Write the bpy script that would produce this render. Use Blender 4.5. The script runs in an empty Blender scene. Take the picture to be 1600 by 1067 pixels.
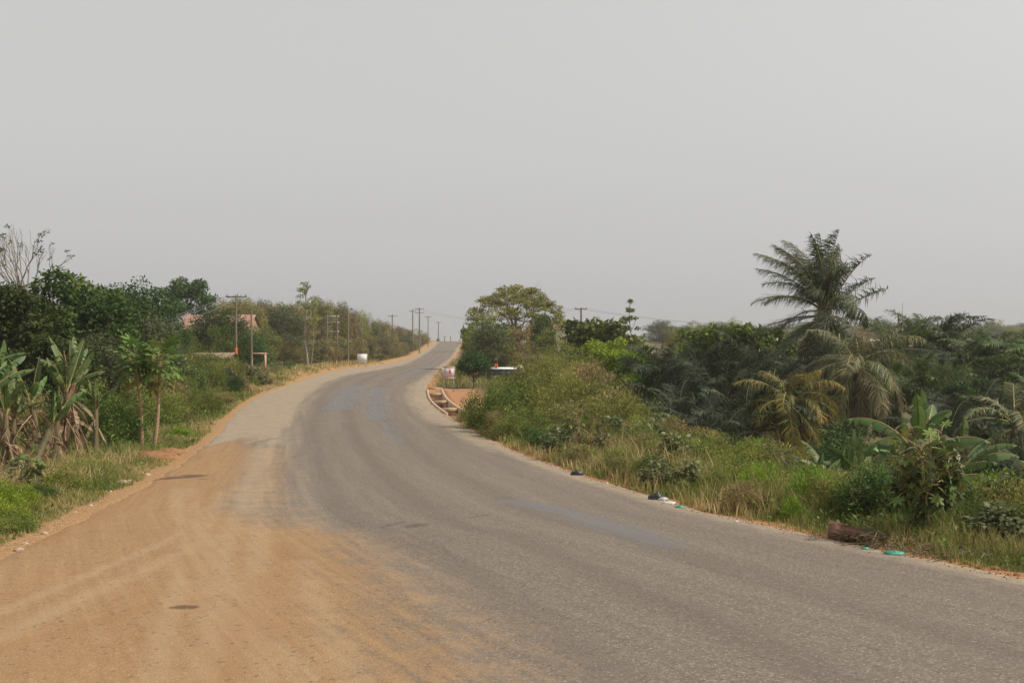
import bpy, math, random
import numpy as np
from mathutils import Matrix, Vector

# ------------------------------------------------------------------ camera, sky, sun, exposure
SC = bpy.context.scene
COL = SC.collection
CAMZ, FPX, HOR = 2.4, 1555.0, 590.0          # eye height, focal length and horizon row in photo pixels
cam = bpy.data.cameras.new('camera'); cam.lens = 35.0; cam.sensor_width = 36.0
cam.shift_y = (HOR - 533.5) / 1600.0
cam.clip_start = 0.1; cam.clip_end = 20000
camo = bpy.data.objects.new('camera', cam); COL.objects.link(camo)
camo.location = (0, 0, CAMZ); camo.rotation_euler = (math.radians(90), 0, 0)
SC.camera = camo
SUN_EL, SUN_AZ = math.radians(50), math.radians(98)    # azimuth from +Y (view direction) towards +X (right)
W = bpy.data.worlds.new('World'); SC.world = W; W.use_nodes = True
nt = W.node_tree; nt.nodes.clear()
sky = nt.nodes.new('ShaderNodeTexSky'); sky.sky_type = 'NISHITA'; sky.sun_disc = False
sky.sun_elevation = SUN_EL; sky.sun_rotation = SUN_AZ; sky.dust_density = 6.0; sky.air_density = 1.5
hsv = nt.nodes.new('ShaderNodeHueSaturation'); hsv.inputs['Saturation'].default_value = 0.0
bg1 = nt.nodes.new('ShaderNodeBackground'); bg1.inputs['Strength'].default_value = 0.135
bg2 = nt.nodes.new('ShaderNodeBackground'); bg2.inputs['Color'].default_value = (0.745, 0.742, 0.742, 1)
bg2.inputs['Strength'].default_value = 1.0
mixw = nt.nodes.new('ShaderNodeMixShader'); mixw.inputs[0].default_value = 0.5
wo = nt.nodes.new('ShaderNodeOutputWorld')
nt.links.new(sky.outputs[0], hsv.inputs['Color']); nt.links.new(hsv.outputs[0], bg1.inputs['Color'])
nt.links.new(bg1.outputs[0], mixw.inputs[1]); nt.links.new(bg2.outputs[0], mixw.inputs[2])
nt.links.new(mixw.outputs[0], wo.inputs['Surface'])
sl = bpy.data.lights.new('sun', 'SUN'); sl.energy = 3.5; sl.angle = math.radians(1.5); sl.color = (1.0, 0.93, 0.82)
so = bpy.data.objects.new('sun', sl); COL.objects.link(so)
sd = Vector((math.sin(SUN_AZ) * math.cos(SUN_EL), math.cos(SUN_AZ) * math.cos(SUN_EL), math.sin(SUN_EL)))
so.rotation_euler = sd.to_track_quat('Z', 'Y').to_euler(); so.location = (30, 0, 60)
vs = SC.view_settings; vs.view_transform = 'Standard'; vs.look = 'None'; vs.exposure = 0.0; vs.gamma = 1.0
vs.use_curve_mapping = False
SC.render.engine = 'CYCLES'
cy = SC.cycles
cy.max_bounces = 6; cy.diffuse_bounces = 3; cy.glossy_bounces = 2; cy.transmission_bounces = 4
cy.transparent_max_bounces = 6; cy.volume_bounces = 1; cy.use_denoising = True
cy.caustics_reflective = False; cy.caustics_refractive = False

RNG = np.random.default_rng(7)
random.seed(7)

# ------------------------------------------------------------------ helpers
def mesh_np(name, V, F, mats, tint=None, smooth=False, midx=None, attrs=None):
    """V (n,3); F one (m,k) int array or a list of them"""
    if not isinstance(F, (list, tuple)): F = [F]
    F = [np.asarray(f, dtype=np.int64) for f in F if len(f)]
    me = bpy.data.meshes.new(name)
    V = np.asarray(V, dtype=np.float32)
    me.vertices.add(len(V)); me.vertices.foreach_set('co', V.ravel())
    loops = np.concatenate([f.ravel() for f in F])
    cnt = np.concatenate([np.full(len(f), f.shape[1]) for f in F])
    st = np.concatenate([[0], np.cumsum(cnt)[:-1]])
    me.loops.add(len(loops)); me.loops.foreach_set('vertex_index', loops.astype(np.int32))
    me.polygons.add(len(cnt)); me.polygons.foreach_set('loop_start', st.astype(np.int32))
    me.polygons.foreach_set('loop_total', cnt.astype(np.int32))
    if midx is not None: me.polygons.foreach_set('material_index', np.asarray(midx, dtype=np.int32))
    if smooth: me.polygons.foreach_set('use_smooth', np.ones(len(cnt), dtype=bool))
    me.update(calc_edges=True); me.validate()
    at = dict(attrs or {})
    if tint is not None: at['tint'] = tint
    for k, a in at.items():
        la = me.attributes.new(k, 'FLOAT', 'POINT'); la.data.foreach_set('value', np.asarray(a, dtype=np.float32))
    for m in (mats if isinstance(mats, (list, tuple)) else [mats]): me.materials.append(m)
    return me

def obj(name, me, parent=None, loc=(0, 0, 0), rot=(0, 0, 0), scale=(1, 1, 1)):
    o = bpy.data.objects.new(name, me); COL.objects.link(o)
    o.location = loc; o.rotation_euler = rot; o.scale = scale
    if parent is not None: o.parent = parent
    return o

def tag(o, label=None, cat=None, group=None, kind=None):
    if label: o['label'] = label
    if cat: o['category'] = cat
    if group: o['group'] = group
    if kind: o['kind'] = kind
    return o

def thing(name, label, cat, loc=(0, 0, 0), rz=0.0, group=None, scale=(1, 1, 1)):
    o = obj(name, None, None, loc, (0, 0, rz), scale); o.empty_display_size = 0.2
    return tag(o, label, cat, group)

class MB:
    """collects shapes into one mesh"""
    def __init__(s): s.V = []; s.F = {3: [], 4: []}; s.M = {3: [], 4: []}; s.n = 0
    def add(s, V, F, m=0):
        F = np.asarray(F); k = F.shape[1]
        s.V.append(np.asarray(V, float)); s.F[k].append(F + s.n); s.M[k].append(np.full(len(F), m)); s.n += len(V)
    def box(s, c, d, rz=0.0, m=0, taper=1.0, tilt=None):
        x, y, z = [v / 2 for v in d]
        P = np.array([[-x, -y, -z], [x, -y, -z], [x, y, -z], [-x, y, -z], [-x * taper, -y * taper, z], [x * taper, -y * taper, z], [x * taper, y * taper, z], [-x * taper, y * taper, z]])
        if tilt is not None: P = P @ np.array(Matrix.Rotation(tilt[0], 3, tilt[1])).T
        if rz: P = P @ np.array(Matrix.Rotation(rz, 3, 'Z')).T
        s.add(P + np.array(c), [[0, 3, 2, 1], [4, 5, 6, 7], [0, 1, 5, 4], [1, 2, 6, 5], [2, 3, 7, 6], [3, 0, 4, 7]], m); return s
    def tube(s, pts, rad, sides=6, m=0, cap=True):
        pts = np.asarray(pts, float); n = len(pts); rad = np.broadcast_to(np.asarray(rad, float), (n,))
        d = np.gradient(pts, axis=0); d /= np.linalg.norm(d, axis=1)[:, None] + 1e-9
        ref = np.where(np.abs(d[:, 2:3]) > 0.9, np.array([[1., 0, 0]]), np.array([[0, 0, 1.]]))
        a = np.cross(d, ref); a /= np.linalg.norm(a, axis=1)[:, None] + 1e-9
        b = np.cross(d, a)
        t = np.linspace(0, 2 * np.pi, sides, endpoint=False)
        V = (pts[:, None] + rad[:, None, None] * (np.cos(t)[None, :, None] * a[:, None] + np.sin(t)[None, :, None] * b[:, None])).reshape(-1, 3)
        i = np.arange(n - 1)[:, None] * sides + np.arange(sides)[None]; j = np.arange(n - 1)[:, None] * sides + (np.arange(sides) + 1)[None] % sides
        s.add(V, np.stack([i, j, j + sides, i + sides], -1).reshape(-1, 4), m)
        if cap:
            c = np.arange(1, sides - 1); o = (n - 1) * sides
            s.add(V[o:], np.stack([np.zeros_like(c), c, c + 1], -1), m)
        return s
    def build(s, name, mats, smooth=False):
        V = np.concatenate(s.V); F = []; M = []
        for k in (3, 4):
            if s.F[k]: F.append(np.concatenate(s.F[k])); M.append(np.concatenate(s.M[k]))
        return mesh_np(name, V, F, mats, midx=np.concatenate(M), smooth=smooth)

def smooth01(x, a, b):
    t = np.clip((np.asarray(x, float) - a) / (b - a), 0, 1); return t * t * (3 - 2 * t)

def vnoise(x, y, seed=0):
    x = np.asarray(x, float); y = np.asarray(y, float)
    xi = np.floor(x); yi = np.floor(y); fx = x - xi; fy = y - yi
    fx = fx * fx * (3 - 2 * fx); fy = fy * fy * (3 - 2 * fy)
    def h(a, b):
        s = np.sin(a * 127.1 + b * 311.7 + seed * 74.7) * 43758.5453; return s - np.floor(s)
    return (h(xi, yi) * (1 - fx) + h(xi + 1, yi) * fx) * (1 - fy) + (h(xi, yi + 1) * (1 - fx) + h(xi + 1, yi + 1) * fx) * fy

def fbm(x, y, seed=0, o=3):
    v = 0; a = 0.5; t = 0
    for k in range(o): v = v + a * vnoise(x * 2 ** k, y * 2 ** k, seed + k); t += a; a *= 0.5
    return v / t

def unit(v): return v / (np.linalg.norm(v, axis=-1, keepdims=True) + 1e-9)
def rdirs(n, r=RNG): return unit(r.normal(size=(n, 3)))

# ------------------------------------------------------------------ the lie of the land (metres)
YG = np.arange(-80, 3200, 0.5)
def curve(pts, sig=5.0):
    p = np.array(pts, float); v = np.interp(YG, p[:, 0], p[:, 1])
    k = np.exp(-0.5 * (np.arange(-40, 41) * 0.5 / sig) ** 2); k /= k.sum()
    w = np.convolve(np.pad(v, 40, mode='edge'), k, mode='valid')
    f = smooth01(YG, 14, 34)
    return v * (1 - f) + w * f
_P = curve([(-80, 0), (34, 0), (48, .7), (70, 1.72), (112, 3.2), (150, 4.45), (215, 6.75), (290, 10.9), (350, 15.2), (372, 15.9), (430, 15.4), (600, 11), (900, 6), (3200, 0)], 4)
_XL = curve([(-80, -9), (-10, -6.6), (13.7, -7.06), (18.7, -7.8), (24, -8.6), (32.4, -10.4), (37, -11.2), (45, -13), (62, -16), (70, -16.4), (112, -20.5), (128, -20.2), (150, -19), (215, -21.5), (290, -25), (350, -26.7), (430, -28), (3200, -28)])
_XR = curve([(-80, 60), (-20, 26), (0, 12.6), (6, 9.2), (11.85, 6.1), (14.9, 4.7), (17.8, 3.4), (24.6, 1.58), (36, -.7), (47, -3.2), (55, -4.7), (70, -6.1), (90, -7.2), (112, -8.3), (215, -12.6), (350, -17.9), (430, -20), (3200, -20)])
_R = curve([(-80, -1.6), (40, -1.7), (65, -1.7), (100, -.6), (160, 3.2), (220, 7), (300, 12), (450, 20), (560, 21), (900, 12), (3200, 0)], 8)
def P(Y): return np.interp(Y, YG, _P)
def XL(Y): return np.interp(Y, YG, _XL)
def XR(Y): return np.interp(Y, YG, _XR)
DR0, DR1 = 47.5, 67.0                     # the open drain runs along this stretch of the right edge
def T(X, Y):
    X = np.asarray(X, float); Y = np.asarray(Y, float)
    p = P(Y); dl = XL(Y) - X; dr = X - XR(Y)
    nz = (fbm(X / 3.1, Y / 3.1, 3) - .5) * .5 + (fbm(X / .7, Y / .7, 9, 2) - .5) * .08
    # left of the road
    far = smooth01(Y, 66, 95)
    berm = far * .34 * smooth01(dl, 0, .5) * (1 - smooth01(dl, 1.2, 3.0)) * (.55 + .9 * fbm(X / 2., Y / 2.5, 5))
    zl = p - .012 + berm + smooth01(Y, 50, 100) * np.clip(dl - 2, 0, 80) * .035 - (1 - far) * .12 * smooth01(dl, .2, 2) + nz * smooth01(dl, .3, 3) * .8
    # right of the road
    D = 1 - smooth01(Y, 40, 47) * (1 - smooth01(Y, 70, 90))
    side = p - .03 - D * 1.35 * smooth01(dr, 2.2, 11) - .1 * smooth01(dr, .4, 2)
    w = smooth01(dr, 9, 34)
    zr = side * (1 - w) + np.interp(Y, YG, _R) * w + nz * smooth01(dr, .6, 4)
    inch = (dr > .1) & (dr < 1.15) & (Y > DR0 - .5) & (Y < DR1)
    zr = np.where(inch, p - .95, zr)
    mid = p - .035 - .37 * smooth01(np.minimum(-dl, -dr), .35, .75)
    return np.where(dl >= 0, zl, np.where(dr >= 0, zr, mid))

def at(px, Y): return (px - 800.0) / FPX * Y
def zrow(py, Y): return CAMZ - (py - HOR) / FPX * Y
def on_ground(px, Y, dz=0.0):
    x = at(px, Y); return (x, Y, float(T(x, Y)) + dz)
def road_hit(px, py):
    rows = HOR - (_P - CAMZ) / np.maximum(YG, .5) * FPX
    m = (YG > 2) & (YG < 352); yy = YG[m]; rr = rows[m]
    k = np.argmax(rr < py) if (rr < py).any() else len(rr) - 1
    Y = yy[k]
    if k > 0:
        t = (rr[k - 1] - py) / max(rr[k - 1] - rr[k], 1e-6); Y = yy[k - 1] + t * (yy[k] - yy[k - 1])
    return at(px, Y), float(Y)

# ------------------------------------------------------------------ materials
MAT = {}
def nodes(name):
    m = bpy.data.materials.new(name); m.use_nodes = True; t = m.node_tree; t.nodes.clear()
    out = t.nodes.new('ShaderNodeOutputMaterial'); MAT[name] = m
    def N(kind, **kw):
        n = t.nodes.new(kind)
        for k, v in kw.items():
            if k.startswith('i_'): n.inputs[k[2:].replace('_', ' ')].default_value = v
            else: setattr(n, k, v)
        return n
    def Lk(a, b): t.links.new(a, b)
    return m, t, out, N, Lk

def rgba(c): return (c[0], c[1], c[2], 1)
def ramp(N, stops, interp='LINEAR'):
    r = N('ShaderNodeValToRGB'); r.color_ramp.interpolation = interp; e = r.color_ramp.elements
    while len(e) < len(stops): e.new(0.5)
    for k, (p, c) in enumerate(stops): e[k].position = p; e[k].color = rgba(c) if len(c) == 3 else c
    return r

def leaf_mat(name, stops, trans=.28, rough=.6, spec=.15, vary=.3, hue=.025, gain=(2.1, 1.85, 1.7)):
    stops = [(p, tuple(min(.75, c * g) for c, g in zip(col, gain))) for p, col in stops]
    m, t, out, N, Lk = nodes(name)
    a = N('ShaderNodeAttribute', attribute_name='tint'); r = ramp(N, stops); Lk(a.outputs['Fac'], r.inputs[0])
    oi = N('ShaderNodeObjectInfo')
    mr = N('ShaderNodeMapRange'); mr.inputs[3].default_value = 1 - vary; mr.inputs[4].default_value = 1 + vary * .7
    mh = N('ShaderNodeMapRange'); mh.inputs[3].default_value = .5 - hue; mh.inputs[4].default_value = .5 + hue
    ml = N('ShaderNodeMath', operation='FRACT'); mm = N('ShaderNodeMath', operation='MULTIPLY'); mm.inputs[1].default_value = 7.31
    Lk(oi.outputs['Random'], mr.inputs[0]); Lk(oi.outputs['Random'], mm.inputs[0]); Lk(mm.outputs[0], ml.inputs[0]); Lk(ml.outputs[0], mh.inputs[0])
    h = N('ShaderNodeHueSaturation'); Lk(r.outputs[0], h.inputs['Color']); Lk(mr.outputs[0], h.inputs['Value']); Lk(mh.outputs[0], h.inputs['Hue'])
    p = N('ShaderNodeBsdfPrincipled'); p.inputs['Roughness'].default_value = rough; p.inputs['Specular IOR Level'].default_value = spec
    tr = N('ShaderNodeBsdfTranslucent'); mx = N('ShaderNodeMixShader'); mx.inputs[0].default_value = trans
    Lk(h.outputs[0], p.inputs['Base Color']); Lk(h.outputs[0], tr.inputs['Color'])
    Lk(p.outputs[0], mx.inputs[1]); Lk(tr.outputs[0], mx.inputs[2]); Lk(mx.outputs[0], out.inputs[0])
    return m

def plain_mat(name, c1, c2, scale=6.0, rough=.8, spec=.2, bump=.3, stretch=(1, 1, 1), metal=0.0, lo=.35, hi=.65):
    m, t, out, N, Lk = nodes(name)
    tc = N('ShaderNodeTexCoord'); mp = N('ShaderNodeMapping'); mp.inputs['Scale'].default_value = stretch
    n = N('ShaderNodeTexNoise'); n.inputs['Scale'].default_value = scale; n.inputs['Detail'].default_value = 6; n.inputs['Roughness'].default_value = .65
    r = ramp(N, [(lo, c1), (hi, c2)])
    p = N('ShaderNodeBsdfPrincipled'); p.inputs['Roughness'].default_value = rough; p.inputs['Specular IOR Level'].default_value = spec; p.inputs['Metallic'].default_value = metal
    b = N('ShaderNodeBump'); b.inputs['Strength'].default_value = bump; b.inputs['Distance'].default_value = .02
    Lk(tc.outputs['Object'], mp.inputs[0]); Lk(mp.outputs[0], n.inputs['Vector']); Lk(n.outputs[0], r.inputs[0]); Lk(r.outputs[0], p.inputs['Base Color'])
    Lk(n.outputs[0], b.inputs['Height']); Lk(b.outputs[0], p.inputs['Normal']); Lk(p.outputs[0], out.inputs[0])
    return m

# foliage palettes: tint 0 .. 1 runs dark -> light -> dry
GREEN = leaf_mat('leaf_green', [(0, (.026, .048, .012)), (.55, (.058, .098, .022)), (.85, (.105, .15, .034)), (1, (.14, .165, .05))], gain=(2.0, 1.75, 1.5))
DEEP = leaf_mat('leaf_deep', [(0, (.022, .042, .012)), (.55, (.05, .082, .022)), (.85, (.09, .125, .034)), (1, (.13, .15, .05))], gain=(1.6, 1.5, 1.35))
DARK = leaf_mat('leaf_dark', [(0, (.018, .034, .014)), (.6, (.034, .058, .020)), (1, (.07, .10, .04))], spec=.2, gain=(2.25, 2.35, 1.6))
GREYG = leaf_mat('leaf_greygreen', [(0, (.035, .05, .022)), (.6, (.07, .092, .042)), (1, (.13, .15, .085))])
OLIVE = leaf_mat('leaf_olive', [(0, (.045, .052, .018)), (.5, (.098, .105, .034)), (.85, (.16, .145, .058)), (1, (.22, .16, .075))], gain=(2.9, 2.85, 1.95))
BROWN = leaf_mat('leaf_brown', [(0, (.06, .046, .026)), (.5, (.12, .097, .045)), (.85, (.13, .13, .05)), (1, (.24, .17, .09))], gain=(2.45, 2.4, 2.0))
BRIGHT = leaf_mat('leaf_bright', [(0, (.05, .09, .012)), (.5, (.10, .19, .022)), (1, (.18, .27, .045))], trans=.4, vary=.08, gain=(1.9, 1.55, 1.3))
PALM = leaf_mat('leaf_palm', [(0, (.035, .046, .022)), (.6, (.070, .085, .040)), (.9, (.13, .13, .065)), (1, (.22, .19, .10))], spec=.2, rough=.55, vary=.2, gain=(1.5, 1.45, 1.4))
OILP = leaf_mat('leaf_oilpalm', [(0, (.022, .030, .018)), (.6, (.045, .058, .034)), (.93, (.10, .11, .07)), (1, (.20, .17, .09))], spec=.18, rough=.55, vary=.4, gain=(1.3, 1.3, 1.15))
OILG = leaf_mat('leaf_oilpalm_green', [(0, (.022, .034, .014)), (.6, (.05, .072, .026)), (.93, (.11, .12, .06)), (1, (.22, .18, .08))], spec=.18, rough=.55, vary=.35, gain=(2.0, 2.05, 1.5))
YPALM = leaf_mat('leaf_yellowpalm', [(0, (.07, .08, .025)), (.55, (.16, .15, .04)), (.85, (.32, .22, .045)), (1, (.42, .24, .05))], vary=.2, gain=(1.25, 1.25, 1.25))
BANANA = leaf_mat('leaf_banana', [(0, (.04, .07, .02)), (.6, (.075, .125, .036)), (1, (.14, .19, .07))], trans=.3, spec=.3, rough=.45, vary=.25, gain=(1.5, 1.45, 1.4))
PAPL = leaf_mat('leaf_papaya', [(0, (.05, .085, .018)), (.6, (.085, .135, .03)), (1, (.15, .20, .06))], gain=(1.5, 1.5, 1.5), vary=.2)
DRYLEAF = leaf_mat('leaf_dead', [(0, (.10, .065, .035)), (.5, (.22, .145, .085)), (1, (.36, .26, .165))], trans=.15, vary=.25, gain=(1.2, 1.15, 1.1))
GRASS = leaf_mat('grass_blade', [(0, (.055, .085, .018)), (.35, (.105, .135, .032)), (.62, (.19, .175, .062)), (.85, (.30, .235, .11)), (1, (.40, .31, .17))], trans=.3, vary=0, hue=0, gain=(1.6, 1.5, 1.45))
BARK = plain_mat('bark', (.07, .055, .04), (.17, .14, .105), 9, .9, stretch=(1, 1, .25))
PALEBARK = plain_mat('bark_pale', (.20, .165, .125), (.36, .31, .245), 7, .9, stretch=(1, 1, .2))
PAPBARK = plain_mat('bark_papaya', (.26, .155, .085), (.44, .29, .175), 12, .85, stretch=(1, 1, 1.8))
STEMG = plain_mat('stem_banana', (.10, .10, .045), (.24, .17, .10), 10, .7, stretch=(1, 1, .15))
PETIOLE = plain_mat('petiole', (.22, .19, .07), (.36, .29, .11), 9, .6)
RIBDARK = plain_mat('petiole_dark', (.05, .055, .025), (.12, .11, .055), 9, .6)
TWIG = plain_mat('twig', (.11, .08, .05), (.22, .17, .11), 8, .9)
WOOD = plain_mat('pole_wood', (.13, .105, .075), (.25, .205, .145), 5, .9, stretch=(1, 1, .1))
ORANGE = plain_mat('orange_paint', (.62, .14, .05), (.72, .20, .09), 6, .7)
CONC = plain_mat('concrete', (.32, .205, .12), (.46, .34, .235), 5, .9)
RUSTROOF = plain_mat('roof_rust', (.27, .15, .112), (.42, .26, .20), 2.2, .75, stretch=(1, 1, 1))
BROWNROOF = plain_mat('roof_brown', (.20, .14, .10), (.32, .24, .17), 1.5, .8)
PALEROOF = plain_mat('roof_pale', (.30, .26, .20), (.42, .38, .30), 1.5, .85)
CREAM = plain_mat('wall_cream', (.50, .42, .28), (.68, .60, .43), 1.2, .9)
MUDWALL = plain_mat('wall_mud', (.30, .17, .10), (.42, .26, .17), 1.6, .95)
PINKWALL = plain_mat('wall_pink', (.52, .28, .21), (.62, .38, .30), 1.6, .9)
DARKIN = plain_mat('dark_opening', (.015, .014, .013), (.03, .028, .025), 3, .9)
WHITE = plain_mat('white_paint', (.66, .67, .66), (.80, .80, .78), 3, .6)
GALV = plain_mat('galvanised', (.36, .37, .36), (.52, .53, .51), 4, .5, metal=.2)
BLUE = plain_mat('blue_paint', (.10, .13, .20), (.18, .22, .31), 5, .6)
REDINK = plain_mat('red_print', (.50, .16, .15), (.60, .25, .22), 9, .7)
SOIL = plain_mat('red_soil', (.17, .08, .036), (.30, .155, .073), 3.5, .95, bump=.8)
STONE = plain_mat('stone', (.30, .21, .14), (.50, .38, .27), 9, .9)
PLANK = plain_mat('old_timber', (.07, .032, .022), (.27, .15, .10), 16, .85, stretch=(.12, 1, 1), bump=1.0)
BLACKP = plain_mat('black_plastic', (.012, .012, .014), (.03, .03, .034), 14, .35, spec=.5)
GREENP = plain_mat('green_plastic', (.03, .20, .14), (.06, .32, .23), 10, .4, spec=.4)
WHITEP = plain_mat('white_plastic', (.38, .37, .35), (.62, .61, .58), 12, .4, spec=.4)
WIREM = plain_mat('wire', (.10, .10, .10), (.16, .16, .16), 3, .6)
TEXT = plain_mat('sign_panel', (.55, .47, .46), (.70, .64, .62), 4, .6)

def ground_mat():
    m, t, out, N, Lk = nodes('ground')
    g = N('ShaderNodeNewGeometry')
    n1 = N('ShaderNodeTexNoise'); n1.inputs['Scale'].default_value = .55; n1.inputs['Detail'].default_value = 8; n1.inputs['Roughness'].default_value = .65
    n2 = N('ShaderNodeTexNoise'); n2.inputs['Scale'].default_value = 14; n2.inputs['Detail'].default_value = 5
    Lk(g.outputs['Position'], n1.inputs['Vector']); Lk(g.outputs['Position'], n2.inputs['Vector'])
    soil = ramp(N, [(.25, (.24, .112, .055)), (.5, (.33, .165, .082)), (.75, (.42, .24, .13))]); Lk(n2.outputs[0], soil.inputs[0])
    sandy = ramp(N, [(.25, (.215, .118, .05)), (.5, (.30, .175, .08)), (.75, (.38, .24, .122))]); Lk(n2.outputs[0], sandy.inputs[0])
    rd = N('ShaderNodeAttribute', attribute_name='red'); sm = N('ShaderNodeMixRGB'); Lk(rd.outputs['Fac'], sm.inputs[0]); Lk(sandy.outputs[0], sm.inputs[1]); Lk(soil.outputs[0], sm.inputs[2])
    litter = ramp(N, [(.3, (.065, .055, .026)), (.5, (.12, .10, .045)), (.7, (.17, .13, .07))]); Lk(n2.outputs[0], litter.inputs[0])
    a = N('ShaderNodeAttribute', attribute_name='bare')
    ad = N('ShaderNodeMath', operation='ADD'); su = N('ShaderNodeMath', operation='MULTIPLY_ADD'); su.inputs[1].default_value = 1.5; su.inputs[2].default_value = -.75
    Lk(n1.outputs[0], su.inputs[0]); Lk(su.outputs[0], ad.inputs[0]); Lk(a.outputs['Fac'], ad.inputs[1])
    mr = N('ShaderNodeMapRange', interpolation_type='SMOOTHSTEP'); mr.inputs[1].default_value = .35; mr.inputs[2].default_value = .65; Lk(ad.outputs[0], mr.inputs[0])
    mx = N('ShaderNodeMixRGB'); Lk(mr.outputs[0], mx.inputs[0]); Lk(litter.outputs[0], mx.inputs[1]); Lk(sm.outputs[0], mx.inputs[2])
    p = N('ShaderNodeBsdfPrincipled'); p.inputs['Roughness'].default_value = .95; p.inputs['Specular IOR Level'].default_value = .1
    b = N('ShaderNodeBump'); b.inputs['Strength'].default_value = .7; b.inputs['Distance'].default_value = .05
    Lk(n2.outputs[0], b.inputs['Height']); Lk(b.outputs[0], p.inputs['Normal'])
    Lk(mx.outputs[0], p.inputs['Base Color']); Lk(p.outputs[0], out.inputs[0])
    return m

def road_mat():
    m, t, out, N, Lk = nodes('road')
    g = N('ShaderNodeNewGeometry')
    def noise(scale, detail=6, rough=.6, vec=None):
        n = N('ShaderNodeTexNoise'); n.inputs['Scale'].default_value = scale; n.inputs['Detail'].default_value = detail; n.inputs['Roughness'].default_value = rough
        Lk(vec if vec is not None else g.outputs['Position'], n.inputs['Vector']); return n.outputs[0]
    def A(k): return N('ShaderNodeAttribute', attribute_name=k).outputs['Fac']
    def M(op, a, b=None, c=None):
        n = N('ShaderNodeMath', operation=op)
        for k, v in enumerate((a, b, c)):
            if v is None: continue
            if isinstance(v, (int, float)): n.inputs[k].default_value = v
            else: Lk(v, n.inputs[k])
        return n.outputs[0]
    def step(v, a, b):
        n = N('ShaderNodeMapRange', interpolation_type='SMOOTHSTEP'); n.inputs[1].default_value = a; n.inputs[2].default_value = b; Lk(v, n.inputs[0]); return n.outputs[0]
    def mix(f, a, b, mode='MIX'):
        n = N('ShaderNodeMixRGB', blend_type=mode)
        for k, v in enumerate((f, a, b)):
            if isinstance(v, tuple): n.inputs[k].default_value = rgba(v)
            elif isinstance(v, (int, float)): n.inputs[k].default_value = v
            else: Lk(v, n.inputs[k])
        return n.outputs[0]
    cv = N('ShaderNodeCombineXYZ'); Lk(A('lat'), cv.inputs[0]); Lk(M('MULTIPLY', A('run'), .045), cv.inputs[1])
    streak = noise(2.2, 7, .65, cv.outputs[0])
    streak2 = noise(7.5, 5, .6, cv.outputs[0])
    big = noise(.35, 5, .6); mid = noise(2.3, 6, .65); fine = noise(24, 4, .7)
    vo = N('ShaderNodeTexVoronoi'); vo.inputs['Scale'].default_value = 62; Lk(g.outputs['Position'], vo.inputs['Vector'])
    vg = N('ShaderNodeSeparateColor'); Lk(vo.outputs['Color'], vg.inputs[0])
    vb = N('ShaderNodeTexVoronoi'); vb.inputs['Scale'].default_value = 26; Lk(g.outputs['Position'], vb.inputs['Vector'])
    vbg = N('ShaderNodeSeparateColor'); Lk(vb.outputs['Color'], vbg.inputs[0])
    # bare asphalt with exposed chippings, dusted along the wheel paths
    asp = ramp(N, [(.30, (.122, .096, .073)), (.5, (.166, .133, .103)), (.72, (.228, .186, .145))]); Lk(streak, asp.inputs[0])
    c = mix(.30, asp.outputs[0], ramp_out(N, Lk, streak2, [(.3, (.088, .071, .056)), (.7, (.225, .182, .142))]))
    chip = ramp(N, [(0, (.04, .032, .025)), (.35, (.125, .10, .078)), (.85, (.185, .15, .118)), (1, (.46, .39, .32))]); Lk(vg.outputs[0], chip.inputs[0])
    c = mix(.46, c, chip.outputs[0])
    lane = step(M('ADD', A('lane'), M('MULTIPLY_ADD', streak, 1.1, -.55)), .15, 1.0)
    c = mix(M('MULTIPLY', lane, .36), c, (.092, .076, .063))
    patch = step(M('ADD', A('patch'), M('ADD', M('MULTIPLY_ADD', streak2, 1.3, -.65), M('MULTIPLY_ADD', mid, .5, -.25))), .25, .85)
    c = mix(M('MULTIPLY', patch, .62), c, (.118, .118, .120))
    dark = step(M('ADD', A('skid_shadow'), M('MULTIPLY_ADD', fine, .6, -.3)), .3, .7)  # skid marks, plus a tree shadow darkened into the asphalt
    c = mix(M('MULTIPLY', dark, .55), c, (.050, .044, .038))
    # pale dust lying on the shoulders
    pal = ramp(N, [(.3, (.255, .196, .130)), (.7, (.37, .292, .20))]); Lk(mid, pal.inputs[0])
    pale = step(M('ADD', A('pale'), M('ADD', M('MULTIPLY_ADD', streak, .8, -.4), M('MULTIPLY_ADD', mid, .3, -.15))), .2, .85)
    c = mix(M('MULTIPLY', pale, .88), c, mix(.16, pal.outputs[0], chip.outputs[0]))
    # orange laterite sand
    snd = ramp(N, [(.25, (.198, .105, .042)), (.5, (.268, .152, .066)), (.75, (.33, .207, .096))])
    Lk(M('ADD', M('MULTIPLY', mid, .55), M('MULTIPLY', big, .45)), snd.inputs[0])
    grit = mix(.42, snd.outputs[0], ramp_out(N, Lk, vg.outputs[1], [(0, (.08, .04, .016)), (.25, (.24, .14, .063)), (.85, (.30, .178, .083)), (1, (.56, .42, .26))]))
    track = step(M('ADD', A('track'), M('MULTIPLY_ADD', mid, .9, -.45)), .1, 1.0)
    grit = mix(M('MULTIPLY', track, .36), grit, (.40, .295, .185))
    rut = step(M('ADD', A('rut'), M('MULTIPLY_ADD', mid, 1.2, -.6)), .1, 1.05)
    grit = mix(M('MULTIPLY', rut, .42), grit, (.24, .115, .043))
    sand = step(M('ADD', A('sand'), M('ADD', M('ADD', M('MULTIPLY_ADD', mid, .7, -.35), M('MULTIPLY_ADD', streak2, .55, -.275)), M('ADD', M('MULTIPLY_ADD', fine, .45, -.225), M('MULTIPLY_ADD', vg.outputs[2], .25, -.125)))), .2, .85)
    grit = mix(.35, grit, ramp_out(N, Lk, streak2, [(.3, (.225, .125, .053)), (.7, (.36, .232, .118))]))
    c = mix(M('MULTIPLY', sand, .95), c, grit)
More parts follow.
